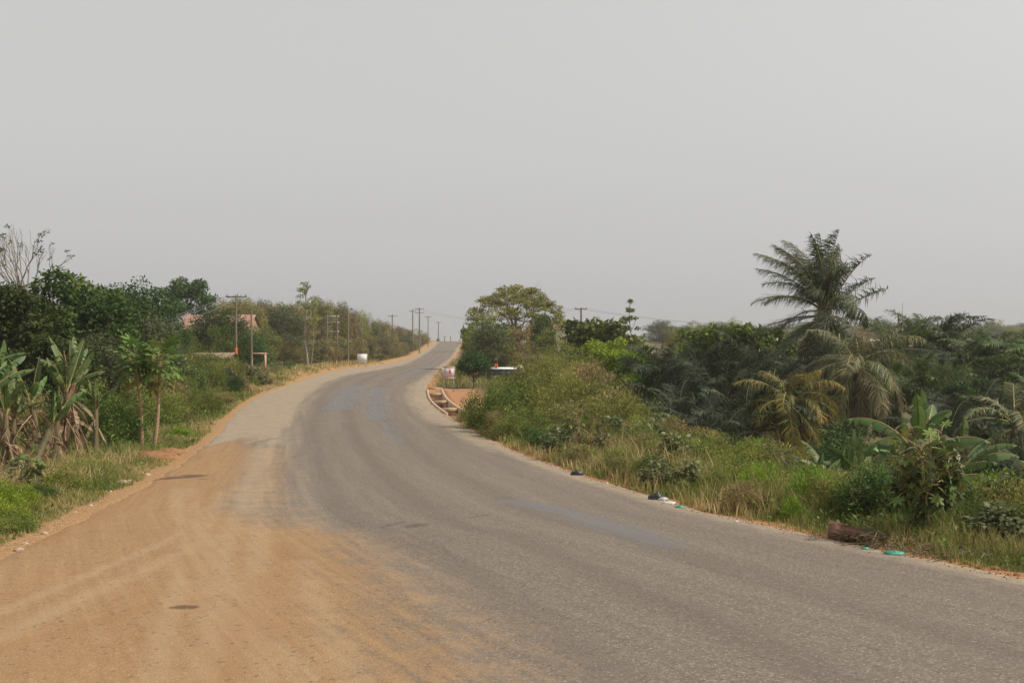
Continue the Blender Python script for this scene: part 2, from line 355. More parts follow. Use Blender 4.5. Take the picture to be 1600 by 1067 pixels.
    stain = step(M('ADD', A('stain'), M('MULTIPLY_ADD', fine, .6, -.3)), .35, .7)
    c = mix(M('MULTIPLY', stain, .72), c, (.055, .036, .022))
    # loose dark grains
    dg = step(vbg.outputs[0], .965, .985)
    c = mix(M('MULTIPLY', dg, .45), c, (.07, .055, .04))
    p = N('ShaderNodeBsdfPrincipled'); p.inputs['Roughness'].default_value = .9; p.inputs['Specular IOR Level'].default_value = .25
    rr = N('ShaderNodeMapRange'); rr.inputs[3].default_value = .92; rr.inputs[4].default_value = .55; Lk(patch, rr.inputs[0]); Lk(rr.outputs[0], p.inputs['Roughness'])
    hgt = M('ADD', M('MULTIPLY', vo.outputs['Distance'], -.5), M('ADD', M('MULTIPLY', fine, .8), M('MULTIPLY', mid, 1.6)))
    b = N('ShaderNodeBump'); b.inputs['Strength'].default_value = .55; b.inputs['Distance'].default_value = .018
    Lk(hgt, b.inputs['Height']); Lk(b.outputs[0], p.inputs['Normal'])
    Lk(c, p.inputs['Base Color']); Lk(p.outputs[0], out.inputs[0])
    return m
def ramp_out(N, Lk, src, stops):
    r = ramp(N, stops); Lk(src, r.inputs[0]); return r.outputs[0]

# ------------------------------------------------------------------ ground and road
def grid_faces(nr, nc):
    i = np.arange(nr - 1)[:, None] * nc + np.arange(nc - 1)[None]
    return np.stack([i, i + 1, i + nc + 1, i + nc], -1).reshape(-1, 4)

def build_ground():
    Y = np.concatenate([np.linspace(-60, 5, 14)[:-1], np.geomspace(5, 420, 360), np.geomspace(430, 3000, 22)])
    lo = np.array([3000, 1200, 500, 250, 150, 100, 70, 50, 38, 28, 21, 16, 12, 9, 6.5, 4.5, 3, 2.2, 1.6, 1.1, .7, .4, .2, 0.001])
    ro = np.array([0.001, .09, .12, 1.12, 1.16, 1.6, 2.2, 3, 4, 5.5, 7.5, 10, 13, 17, 22, 28, 35, 45, 60, 80, 110, 150, 220, 350, 600, 1300, 3000])
    cols = [XL(Y) - o for o in lo] + [XL(Y) + .35, XL(Y) + .8, XR(Y) - .8, XR(Y) - .35] + [XR(Y) + o for o in ro]
    X = np.stack(cols, 1); YY = np.repeat(Y[:, None], X.shape[1], 1)
    jag = np.zeros_like(X)
    Z = T(X, YY)
    dl = XL(YY) - X; dr = X - XR(YY)
    n = fbm(X / 1.7, YY / 1.7, 21)
    bare = np.where(dl >= 0, 1.1 - dl / (.35 + .8 * n), 1.2 - dr / (.3 + .7 * n))
    lot = smooth01(YY, 44, 49) * (1 - smooth01(YY, 64, 76)) * (1 - smooth01(dr, 2.6, 5.5)) * (dr > 0)
    bare = np.maximum(np.clip(bare, -.3, 1), lot * 1.1)
    fl = smooth01(YY, 66, 90) * (dl > 0) * (1 - smooth01(dl, 1.2, 2.4)); bare = np.maximum(bare, fl)
    V = np.stack([X, YY, Z], -1).reshape(-1, 3)
    me = mesh_np('ground', V, grid_faces(*X.shape), ground_mat(), smooth=True, attrs={'bare': bare.ravel(), 'red': np.maximum(lot, .75 * (dr > 0)).ravel()})
    tag(obj('ground', me), kind='structure')

def seg_field(X, Y, pts, width, soft=1.0):
    """1 on the polyline pts [(x,y)..], falling to 0 at width"""
    d = np.full(X.shape, 1e9)
    for (x0, y0), (x1, y1) in zip(pts[:-1], pts[1:]):
        dx, dy = x1 - x0, y1 - y0; L = dx * dx + dy * dy + 1e-9
        t = np.clip(((X - x0) * dx + (Y - y0) * dy) / L, 0, 1)
        d = np.minimum(d, np.hypot(X - x0 - t * dx, Y - y0 - t * dy))
    return np.clip(1 - d / width, 0, 1) ** soft

def build_road():
    Y = np.concatenate([np.linspace(-40, 4, 24)[:-1], np.geomspace(4, 430, 440)])
    u = np.linspace(0, 1, 170)
    xl, xr = XL(Y)[:, None], XR(Y)[:, None]
    X = xl + (xr - xl) * u[None]; YY = np.repeat(Y[:, None], X.shape[1], 1)
    # ragged edge where sand and grass meet
    rag = (fbm(YY / .9, X * 0, 31) - .5) * .4
    X = X + rag * smooth01(u[None], .06, 0) + rag * .45 * smooth01(u[None], .965, 1)
    Z = P(YY) + (fbm(X / 2.4, YY / 2.4, 41) - .5) * .03 * (u[None] < .5) + .03 * (1 - (2 * u[None] - 1) ** 2) - .055 * smooth01(u[None], .035, 0)
    run = np.concatenate([[0], np.cumsum(np.hypot(np.diff(Y), np.diff((XL(Y) + XR(Y)) / 2)))])[:, None] + X * 0
    lat = X - xr
    # left limit of bare asphalt, traced on the ground
    tr = [road_hit(a, b) for a, b in [(860, 1160), (735, 1067), (660, 960), (595, 890), (545, 838), (462, 822), (444, 790), (444, 740), (446, 700), (452, 670), (468, 645), (482, 618), (508, 598), (545, 586), (600, 577), (632, 570)]]
    ty = np.array([p[1] for p in tr]); tx = np.array([p[0] for p in tr])
    ty = np.append(np.append([-40], ty), [215, 350, 430]); tx = np.append(np.append([4.0], tx), [XL(215) + 1.6, XL(350) + 1.2, XL(430) + 1.2])
    BX = np.interp(Y, ty, tx)[:, None]
    softn = np.interp(Y, [0, 8, 16, 20, 40, 430], [2.2, 1.9, 1.2, .45, .6, 1.2])[:, None]
    side = np.clip((BX - X) / softn * .5 + .5, 0, 1)               # 1 on the sandy side
    near = 1 - smooth01(YY + (fbm(X / .8, YY / 5, 55) - .5) * 13, 30.5, 40.5)
    band = np.clip(1 - np.abs(X - (BX - .75)) / 1.15, 0, 1) * smooth01(YY, 14, 19)
    sand = side * near * (1 - .62 * band)
    pale = side * (1 - near) + np.clip(1 - (-lat) / np.interp(Y, [0, 12, 30, 45, 60, 75, 110, 430], [.75, .8, 1.2, 2.4, 2.6, 2.2, 1.4, 1.2])[:, None], 0, 1) * .95
    pale = np.maximum(pale, .8 * band * near)
    pale = np.maximum(pale, .45 * np.clip(1 - np.abs(X - BX) / 1.6, 0, 1) * (X > BX))
    wid = (xr - BX); fr = np.clip((X - BX) / np.maximum(wid, 1), 0, 1)
    lane = sum(np.exp(-((fr - c_) / .055) ** 2) * k_ for c_, k_ in ((.13, .75), (.34, .9), (.58, .8), (.80, .55))) * (X > BX)
    def line(pp): return [road_hit(a, b) for a, b in pp]
    patch = np.zeros_like(X)
    for pp, w, k in [([(528, 640), (540, 622), (556, 604)], 1.3, 1), ([(590, 655), (586, 630), (592, 606)], 1.1, .9), ([(620, 590), (672, 572)], 1.6, .7), ([(505, 662), (540, 658)], .8, .7),
                     ([(800, 785), (880, 800), (960, 826), (1040, 850)], .55, 1.0), ([(620, 690), (600, 660)], .7, .7), ([(690, 545), (715, 543)], 2.0, .6)]:
        patch = np.maximum(patch, k * seg_field(X, YY, line(pp), w, .7))
    skid_shadow = np.zeros_like(X)  # skid marks; the wide one below the crest is a painted tree shadow
    for pp, w, k in [([(640, 825), (662, 822)], .13, 1), ([(585, 852), (607, 855)], .16, .8), ([(632, 852), (655, 858)], .14, .6), ([(598, 826), (632, 818)], .10, .7), ([(735, 811), (765, 806)], .08, .8), ([(690, 790), (745, 791)], .06, .6),
                     ([(675, 880), (710, 897)], .10, .45), ([(500, 800), (560, 799)], .08, .5), ([(468, 799), (500, 797)], .07, .45), ([(800, 838), (815, 842)], .09, .5), ([(870, 835), (905, 842)], .08, .45),
                     ([(490, 692), (545, 692)], .22, .5), ([(600, 880), (625, 900)], .10, .4), ([(845, 998), (890, 996)], .06, .5), ([(680, 551), (727, 548)], 2.2, .9), ([(560, 705), (580, 706)], .2, .5), ([(1190, 830), (1240, 842)], .2, .3)]:
        skid_shadow = np.maximum(skid_shadow, k * seg_field(X, YY, line(pp), w * 1.6, .8))
    skid_shadow *= (1 - side)
    track = np.zeros_like(X); rut = np.zeros_like(X)
    for pp, w in [([(276, 765), (286, 830), (308, 900), (350, 960), (420, 1066)], .24), ([(300, 765), (318, 830), (346, 900), (395, 960), (480, 1066)], .2), ([(390, 705), (372, 790), (352, 870), (330, 1000), (320, 1066)], .26), ([(425, 700), (412, 790), (400, 880), (390, 1000)], .32), ([(0, 1000), (120, 940), (230, 890), (340, 840)], .24), ([(0, 960), (110, 910), (220, 865), (330, 815)], .2), ([(560, 1066), (500, 960), (470, 880)], .28), ([(240, 1066), (265, 960), (300, 860), (350, 770)], .22)]:
        track = np.maximum(track, seg_field(X, YY, line(pp), w, .8))
    for pp, w in [([(378, 690), (384, 730), (380, 760)], .55), ([(440, 850), (448, 880), (480, 905)], .25), ([(300, 905), (298, 870)], .2), ([(420, 900), (395, 960), (350, 1066)], .35), ([(340, 760), (300, 785)], .25), ([(230, 950), (120, 985), (0, 1020)], .22), ([(0, 930), (30, 932)], .2), ([(410, 960), (430, 1000)], .35), ([(560, 905), (520, 890)], .25), ([(310, 700), (200, 790), (60, 850)], .5)]:
        rut = np.maximum(rut, seg_field(X, YY, line(pp), w, .8))
    stain = np.zeros_like(X)  # oil stain, small dark spots and a forked dark patch on the sand
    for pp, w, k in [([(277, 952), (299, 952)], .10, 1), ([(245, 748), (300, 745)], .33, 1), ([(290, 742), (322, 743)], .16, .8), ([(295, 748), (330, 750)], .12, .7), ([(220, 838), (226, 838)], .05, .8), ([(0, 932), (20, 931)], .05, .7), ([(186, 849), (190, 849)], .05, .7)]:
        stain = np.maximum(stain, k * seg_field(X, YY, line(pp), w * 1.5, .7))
    V = np.stack([X, YY, Z], -1)
    # skirt so that the edges have thickness
    sk0 = V[:, :1].copy(); sk0[..., 2] -= .35; sk0[..., 0] -= .03; sk1 = V[:, -1:].copy(); sk1[..., 2] -= .35; sk1[..., 0] += .03
    V = np.concatenate([sk0, V, sk1], 1)
    ext = lambda a: np.concatenate([a[:, :1], a, a[:, -1:]], 1).ravel()
    me = mesh_np('road', V.reshape(-1, 3), grid_faces(V.shape[0], V.shape[1]), road_mat(), smooth=True,
                 attrs=dict(lat=ext(lat), run=ext(run), sand=ext(sand), pale=ext(pale), patch=ext(patch), skid_shadow=ext(skid_shadow), lane=ext(lane), track=ext(track), rut=ext(rut), stain=ext(stain)))
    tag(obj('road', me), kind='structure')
build_ground(); build_road()

# ------------------------------------------------------------------ plant building blocks
def kites(C, ax, nr, L, Wd, tint, droop=.12, cup=.15):
    """one four-cornered leaf per row"""
    ax = unit(ax); sd_ = unit(np.cross(ax, nr)); nr = np.cross(sd_, ax)
    L = L[:, None]; Wd = Wd[:, None]
    v0 = C; v1 = C + ax * L * .45 + sd_ * Wd * .5 + nr * Wd * cup; v2 = C + ax * L - nr * L * droop; v3 = C + ax * L * .45 - sd_ * Wd * .5 + nr * Wd * cup
    V = np.stack([v0, v1, v2, v3], 1).reshape(-1, 3)
    n = len(C); F = np.arange(n * 4).reshape(-1, 4)
    return V, F, np.repeat(tint, 4)

def foliage(r, centers, radii, n, L, Wd, up=.5, squash=.8, shell=2.2, lift=0.0, tint_mean=.45, tint_sd=.22):
    centers = np.asarray(centers, float); radii = np.asarray(radii, float)
    k = r.choice(len(centers), size=n, p=radii ** 2 / (radii ** 2).sum())
    u = rdirs(n, r); rad = radii[k] * r.random(n) ** (1 / shell)
    C = centers[k] + u * rad[:, None] * np.array([1, 1, squash])
    nr = unit(u * .6 + np.array([0, 0, up]) + r.normal(size=(n, 3)) * .45)
    ax = unit(np.cross(nr, rdirs(n, r)) + u * .5 + np.array([0, 0, lift]))
    ct = r.normal(size=len(centers)) * .12
    tint = np.clip(tint_mean + ct[k] + r.normal(size=n) * tint_sd, 0, 1)
    s = .65 + .7 * r.random(n)
    return kites(C, ax, nr, L * s, Wd * s, tint)

def ellipsoid_clumps(r, n, rx, ry, rz, cz, rr, bottom=-.55, inner=.25):
    u = rdirs(n * 3, r); u = u[u[:, 2] > bottom][:n]
    f = np.where(r.random(len(u)) < inner, .35 + .35 * r.random(len(u)), .78 + .2 * r.random(len(u)))
    wob = .82 + .36 * r.random(len(u))
    C = u * (f * wob)[:, None] * np.array([rx, ry, rz]) + np.array([0, 0, cz])
    return C, rr * (.7 + .7 * r.random(len(u)))

def limb(mb, r, a, b, r0, r1, seg=5, wig=.12, sides=5, m=0):
    a = np.array(a, float); b = np.array(b, float); t = np.linspace(0, 1, seg)[:, None]
    L = np.linalg.norm(b - a); p = a + (b - a) * t + np.sin(t * np.pi) * r.normal(size=3) * wig * L
    p[1:-1] += r.normal(size=(seg - 2, 3)) * wig * .25 * L
    mb.tube(p, np.linspace(r0, r1, seg), sides, m); return p

PROTO = {}
def proto(key, parts, height, width): PROTO[key] = dict(parts=parts, h=height, w=width)

def tree_proto(key, seed, h, w, mat, bark, n=7000, L=.24, Wd=.11, crown0=.3, clumps=55, rr=None, up=.5, squash=.8, trunk=.14, tint=.45, twigs=0, shape='round', bottom=-.6, lift=0.0, sd=.22):
    r = np.random.default_rng(seed); rx = w / 2; top = h; c0 = h * crown0; rz = (top - c0) / 2; cz = c0 + rz
    rr = rr or w * .13
    if shape == 'round': C, R = ellipsoid_clumps(r, clumps, rx - rr * .8, rx - rr * .8, rz - rr * .6, cz, rr, bottom)
    elif shape == 'umbrella':
        a = r.random(clumps) * 6.283; q = np.sqrt(r.random(clumps)); z = top - rr * .5 - (q ** 2.2) * (top - c0) * .62 - r.random(clumps) * (top - c0) * .30
        C = np.stack([np.cos(a) * q * (rx - rr), np.sin(a) * q * (rx - rr), z], 1); R = rr * (.7 + .7 * r.random(clumps))
    elif shape == 'tiers':
        C = []; R = []; nt_ = 9
        for k in range(nt_):
            z = c0 + (top - c0) * (k / (nt_ - 1)) ** .9; q = rx * (1 - .9 * (k / (nt_ - 1)) ** .8)
            for j in range(max(3, int(clumps / nt_ * (1 - .6 * k / nt_)))):
                a = r.random() * 6.283; f = np.sqrt(r.random()); C.append([np.cos(a) * q * f, np.sin(a) * q * f, z + r.normal() * .008 * h]); R.append(rr * (.7 + .6 * r.random()) * (1 - .7 * k / (nt_ - 1)))
        C = np.array(C); R = np.array(R)
    elif shape == 'column':
        z = c0 + (top - c0) * r.random(clumps); a = r.random(clumps) * 6.283; q = np.sqrt(r.random(clumps)) * rx * np.clip(1.15 - (z - c0) / (top - c0) * .7, .2, 1)
        C = np.stack([np.cos(a) * q, np.sin(a) * q, z], 1); R = rr * (.6 + .7 * r.random(clumps))
    elif shape == 'bush':
        u = rdirs(clumps, r); u[:, 2] = np.abs(u[:, 2]); f = (.35 + .65 * r.random(clumps) ** .5) * (.8 + .35 * r.random(clumps))
        C = u * f[:, None] * np.array([rx - rr * .7, rx - rr * .7, h - rr]) + np.array([0, 0, rr * .3]); R = rr * (.6 + .8 * r.random(clumps))
    V, F, t = foliage(r, C, R, n, L, Wd, up, squash, tint_mean=tint, lift=lift, tint_sd=sd)
    mb = MB()
    if shape == 'bush':
        for k in range(9):
            c = C[r.integers(len(C))]; limb(mb, r, (k * .002, 0, -.15), c, .012 * h + .008, .006, 4, .1, 4)
    else:
        tt = c0 + (top - c0) * (.25 if shape != 'tiers' and shape != 'column' else .97)
        p = limb(mb, r, (0, 0, -.3), (r.normal() * .03 * h, r.normal() * .03 * h, tt), trunk, trunk * (.55 if shape in ('round', 'umbrella') else .2), 8, .03, 7)
        for k in r.permutation(len(C))[:min(len(C), 26)]:
            s = p[r.integers(4, 8)]
            if shape in ('tiers', 'column'): s = p[np.argmin(np.abs(p[:, 2] - C[k][2] + .1 * h))]
            limb(mb, r, s, C[k], trunk * .36, .015, 5, .07, 4)
    for k in range(twigs):
        c = C[r.integers(len(C))]; d = unit(rdirs(1, r)[0] + np.array([0, 0, .6])); q = c + rdirs(1, r)[0] * rr * .5
        mb.tube([q, q + d * rr * 1.0 + r.normal(size=3) * .05, q + d * rr * (1.4 + r.random())], [.012 * h ** .3, .008, .004], 3)
    stem_name, crown_name = ('stems', 'foliage') if shape == 'bush' else ('trunk', 'crown')
    proto(key, [(stem_name, mb.build(key + '_' + stem_name, bark, True)), (crown_name, mesh_np(key + '_' + crown_name, V, F, mat, t))], h, w)

def plant(key, name, label, cat, px, Y, top=None, wpx=None, group=None, h=None, w=None, rz=None, sink=.05, base=None):
    """put a plant at photo column px and distance Y; its height comes from the row of its top"""
    pr = PROTO[key]; x = at(px, Y); z = float(T(x, Y)) - sink if base is None else base
    if top is not None: h = max(zrow(top, Y) - z, .3)
    if wpx is not None: w = wpx / FPX * Y
    h = h or pr['h']; w = w or pr['w'] * h / pr['h']
    e = thing(name, label, cat, (x, Y, z), random.uniform(0, 6.28) if rz is None else rz, group, (w / pr['w'], w / pr['w'], h / pr['h']))
    for pn, me in pr['parts']: obj(pn, me, e)
    return e

# ------------------------------------------------------------------ plant kinds
tree_proto('leafy', 11, 8, 6.5, DEEP, BARK, n=19000, L=.25, Wd=.13, crown0=.04, clumps=125, rr=.56, tint=.36, sd=.17, bottom=-.97)
tree_proto('leafy2', 12, 8, 6.5, DEEP, BARK, n=19000, L=.25, Wd=.13, crown0=.04, clumps=110, rr=.6, tint=.42, sd=.18, bottom=-.97)
tree_proto('mango', 13, 6, 6, DEEP, BARK, n=11000, L=.20, Wd=.10, crown0=.05, clumps=110, rr=.62, tint=.3, sd=.16, bottom=-.95)
tree_proto('greybush', 14, 5, 5.5, GREYG, BARK, n=9000, L=.2, Wd=.1, crown0=.02, clumps=100, rr=.5, tint=.45, bottom=-.95)
tree_proto('darktree', 15, 7, 5.5, DARK, BARK, n=7500, L=.24, Wd=.12, crown0=.25, clumps=46, rr=.62, squash=.45, tint=.4)
tree_proto('darklow', 16, 2.8, 2.6, DARK, BARK, n=5200, L=.13, Wd=.06, crown0=.18, clumps=50, rr=.32, tint=.35, trunk=.06, bottom=-.7)
tree_proto('dry1', 17, 8, 6, BROWN, BARK, n=6500, L=.2, Wd=.09, crown0=.06, clumps=75, rr=.62, tint=.45, twigs=160, bottom=-.95)
tree_proto('dry2', 18, 8, 6, OLIVE, BARK, n=7500, L=.2, Wd=.09, crown0=.05, clumps=80, rr=.62, tint=.3, twigs=90, bottom=-.95)
tree_proto('thick', 19, 8, 6, GREYG, BARK, n=8000, L=.22, Wd=.1, crown0=.05, clumps=80, rr=.68, tint=.35, twigs=40, bottom=-.95)
tree_proto('umbrella', 20, 10, 9.5, OLIVE, BARK, n=10500, L=.24, Wd=.09, crown0=.50, clumps=150, rr=.5, squash=.28, tint=.26, shape='umbrella', trunk=.2, twigs=80)
tree_proto('tiered', 21, 8, 6, GREEN, BARK, n=8000, L=.2, Wd=.1, crown0=.2, clumps=130, rr=.5, squash=.16, tint=.5, shape='tiers', trunk=.1)
tree_proto('slender', 22, 9, 2.6, OLIVE, PALEBARK, n=900, L=.22, Wd=.09, crown0=.55, clumps=24, rr=.32, squash=.5, tint=.3, shape='column', trunk=.17)
tree_proto('bright', 23, 5, 6, BRIGHT, BARK, n=7500, L=.24, Wd=.14, crown0=.1, clumps=70, rr=.55, squash=.6, tint=.5, bottom=-.9)
tree_proto('bigleaf', 24, 6, 5.5, GREEN, BARK, n=4200, L=.36, Wd=.24, crown0=.2, clumps=50, rr=.55, tint=.55, bottom=-.9)
tree_proto('bush_green', 31, 2.2, 2.6, GREEN, TWIG, n=5200, L=.10, Wd=.035, clumps=42, rr=.36, tint=.62, shape='bush', lift=.5, sd=.25)
tree_proto('bush_feather', 32, 2.2, 2.6, OLIVE, TWIG, n=6000, L=.11, Wd=.022, clumps=46, rr=.34, tint=.32, shape='bush', lift=.7, twigs=25)
tree_proto('bush_dry', 33, 2.0, 2.4, BROWN, TWIG, n=4200, L=.10, Wd=.03, clumps=40, rr=.33, tint=.5, shape='bush', lift=.5, twigs=70)
tree_proto('bush_broad', 34, 1.6, 2.0, GREYG, TWIG, n=1700, L=.2, Wd=.12, clumps=30, rr=.3, tint=.55, shape='bush', up=.9)
tree_proto('bush_dark', 35, 1.8, 2.2, DARK, TWIG, n=4600, L=.10, Wd=.04, clumps=40, rr=.33, tint=.55, shape='bush', lift=.3)
tree_proto('bush_bright', 36, 1.2, 1.8, BRIGHT, TWIG, n=3200, L=.10, Wd=.06, clumps=34, rr=.26, tint=.4, shape='bush', up=.8)

tree_proto('bush_fern', 37, .9, 1.5, BRIGHT, TWIG, n=5200, L=.075, Wd=.02, clumps=40, rr=.2, tint=.62, shape='bush', lift=.6, sd=.28)
def bare_proto():
    r = np.random.default_rng(40); mb = MB(); tips = []
    def grow(p, d, L, rad, lev):
        q = p + d * L; m_ = (p + q) / 2 + r.normal(size=3) * L * .06
        mb.tube([p, m_, q], [rad, rad * .85, rad * .66], 5 if lev < 2 else 3)
        if lev >= 6: tips.append(q); return
        for k in range(2 if lev else 6):
            nd = unit(d + rdirs(1, r)[0] * (.42 if lev else .55) + np.array([0, 0, .12])); grow(q, nd, L * ((.66 + .22 * r.random()) if lev else .27), rad * .62, lev + 1)
            if lev >= 2 and r.random() < .25: tips.append(q)
    p0 = np.array([0, 0, -.3]); grow(p0, np.array([0, 0, 1.]), 7.6, .24, 0)
    tips = np.array(tips); sel = tips[r.permutation(len(tips))[:26]]
    V, F, t = foliage(r, sel, np.full(len(sel), .24), 420, .22, .1, .6, .5)
    h = float(tips[:, 2].max()); w = float(max(np.ptp(tips[:, 0]), np.ptp(tips[:, 1])))
    proto('bare', [('trunk', mb.build('bare_trunk', PALEBARK, True)), ('leaves', mesh_np('bare_leaves', V, F, GREYG, t))], h, w)
bare_proto()

# palm fronds -------------------------------------------------------------
def frond_mesh(name, r, L, elev, droop, mat, n=46, leaf=.62, hang=.6, width=.05, wind=(0, 0, 0), messy=.15, tint=.45, tipdry=.0, petiole=.16, seg=14):
    """a feather leaf lying along +X: arching rib, leaflets both sides"""
    s = np.linspace(0, 1, seg); ang = elev - droop * s ** 1.5
    step = L / (seg - 1); p = np.zeros((seg, 3)); bend = r.normal() * .22
    for k in range(1, seg):
        d = np.array([math.cos(ang[k - 1]), bend * s[k - 1], math.sin(ang[k - 1])]) + np.array(wind) * s[k - 1] * .8
        p[k] = p[k - 1] + d / np.linalg.norm(d) * step
    mb = MB(); mb.tube(p, np.linspace(.035, .006, seg) * (L / 4 + .3), 4, 1)
    t = np.linspace(petiole, .99, n); V = []; T_ = []
    d = unit(np.gradient(p, axis=0))
    for sgn in (-1, 1):
        tt = np.clip(t + r.normal(size=n) * .006, 0, .995) * (seg - 1); i = np.minimum(tt.astype(int), seg - 2); f = (tt - i)[:, None]
        b = p[i] * (1 - f) + p[i + 1] * f; dd = unit(d[i] * (1 - f) + d[i + 1] * f)
        side = np.array([[0, sgn, 0.]]) + r.normal(size=(n, 3)) * messy
        upv = np.cross(dd, np.array([[0, 1., 0]])); upv = np.where(upv[:, 2:3] < 0, -upv, upv)
        ll = leaf * (np.sin(np.clip(t * .93 + .07, 0, 1) * np.pi) ** .45) * (.7 + .5 * r.random(n)); ll = ll[:, None]; hg = (hang * (.35 + .8 * r.random(n) + .5 * np.sin(np.arange(n) * .9 + r.random() * 6)))[:, None]; hg = np.maximum(hg, .1)
        a = unit(side * .72 + dd * .62 + upv * .14 + np.array([[0, 0, -.3]]) * hg + np.array(wind) * .8)
        mid = b + a * ll * .5; tip = mid + unit(a + np.array([[0, 0, -1.]]) * hg * 1.6 + np.array(wind) * .6) * ll * .5
        wv = unit(np.cross(a, upv)) * width * .5; wv = wv + upv * width * .15
        V.append(np.stack([b - wv * .5, b + wv * .5, mid + wv, mid - wv, tip], 1).reshape(-1, 3))
        tn = np.clip(tint + r.normal(size=n) * .18 + tipdry * t ** 2 * (r.random(n) * .6 + .5), 0, 1); T_.append(np.repeat(tn, 5))
    V = np.concatenate(V); m = len(V) // 5; q = np.arange(m)[:, None] * 5
    o = mb.n; mb.add(V, q + np.array([[0, 1, 2, 3]]), 0); mb.n -= 0
    mb.F[3].append(q + np.array([[3, 2, 4]]) + o); mb.M[3].append(np.zeros(m))
    tin = np.concatenate([np.full(o, .8)] + T_)
    VV = np.concatenate(mb.V); F = [np.concatenate(mb.F[k]) for k in (3, 4)]; M = np.concatenate([np.concatenate(mb.M[k]) for k in (3, 4)])
    return mesh_np(name, VV, F, [mat, RIBDARK if mat in (OILP, OILG) else PETIOLE], tin, midx=M)

def palm(name, label, px, Y, crown_row, L, mat, n_fr, trunk_r, seed, group=None, lean=0.0, wind=(0, 0, 0), variants=None, emax=80, emin=-45, skirt=0, base_z=None, cat='palm tree', tipdry=0.0, leaf=.62, hang=.6, width=.05, messy=.15, explicit=None, tint=.45, nuts=False, nlf=46):
    r = np.random.default_rng(seed); x = at(px, Y); gx = x + lean
    zb = float(T(gx, Y)) - .1 if base_z is None else base_z
    zc = zrow(crown_row, Y); e = thing(name, label, cat, (gx, Y, zb), 0, group)
    H = zc - zb; mb = MB(); s = np.linspace(0, 1, 12)
    pts = np.stack([-lean * s ** 1.5, np.sin(s * 3) * .05, -.2 + (H + .2) * s], 1)
    mb.tube(pts, trunk_r * (1.25 - .4 * s + .06 * np.sin(np.arange(12) * 2.4)), 9)
    obj('trunk', mb.build('palm_trunk', BARK, True), e)
    top = np.array([-lean, 0, H])
    for k in range(n_fr):
        if explicit is not None and k < len(explicit): az, el, dr, ls = explicit[k]; az, el, dr = math.radians(az), math.radians(el), math.radians(dr)
        else:
            q = (k + .5) / n_fr; az = k * 2.39996 + r.normal() * .15; el = math.radians(emax + (emin - emax) * q + r.normal() * 6); dr = math.radians(55 + 40 * (1 - abs(q - .4)) + r.normal() * 8); ls = .9 + .2 * r.random() - .25 * (q < .12)
        if variants is not None:
            j = min(range(len(variants)), key=lambda i: abs(variants[i][0] - el) + .05 * ((i + k) % 2)); me = variants[j][1]; sc = ls * L / variants[j][2]
            obj('frond', me, e, top + np.array([math.cos(az), math.sin(az), 0]) * .12 + np.array([0, 0, r.normal() * .12]), (r.normal() * .35, 0, az), (sc, sc, sc))
        else:
            wl = (wind[0] * math.cos(az) + wind[1] * math.sin(az), -wind[0] * math.sin(az) + wind[1] * math.cos(az), wind[2])
            me = frond_mesh('frond', r, L * ls, el, dr, mat, nlf, leaf, hang, width, wl, messy, tint + .12 * (el < 0), tipdry)
            obj('frond', me, e, top + np.array([math.cos(az), math.sin(az), 0]) * .1 + np.array([0, 0, -.25 * (el < 0)]), (0, 0, az))
    if skirt:
        for k in range(skirt):
            az = k * 2.39996; me = frond_mesh('dead_frond', r, L * .55, math.radians(-78 + r.normal() * 4), math.radians(8), DRYLEAF, 26, leaf * .8, 1.0, width * 1.3, (0, 0, 0), .3, .25, 0)
            obj('dead_frond', me, e, top + np.array([math.cos(az) * .2, math.sin(az) * .2, -.25 - .3 * r.random()]), (0, 0, az))
    if nuts:
        for k in range(7):
            a = k * .9; mb = MB(); c = np.array([math.cos(a) * .28, math.sin(a) * .28, -.3 - .1 * (k % 2)])
            t_ = np.linspace(0, np.pi, 6); mb.tube(np.stack([t_ * 0, t_ * 0, np.cos(t_) * .13], 1) + c, np.sin(t_) * .1 + .002, 7); obj('coconut', mb.build('coconut', PETIOLE, True), e, top)
    return e

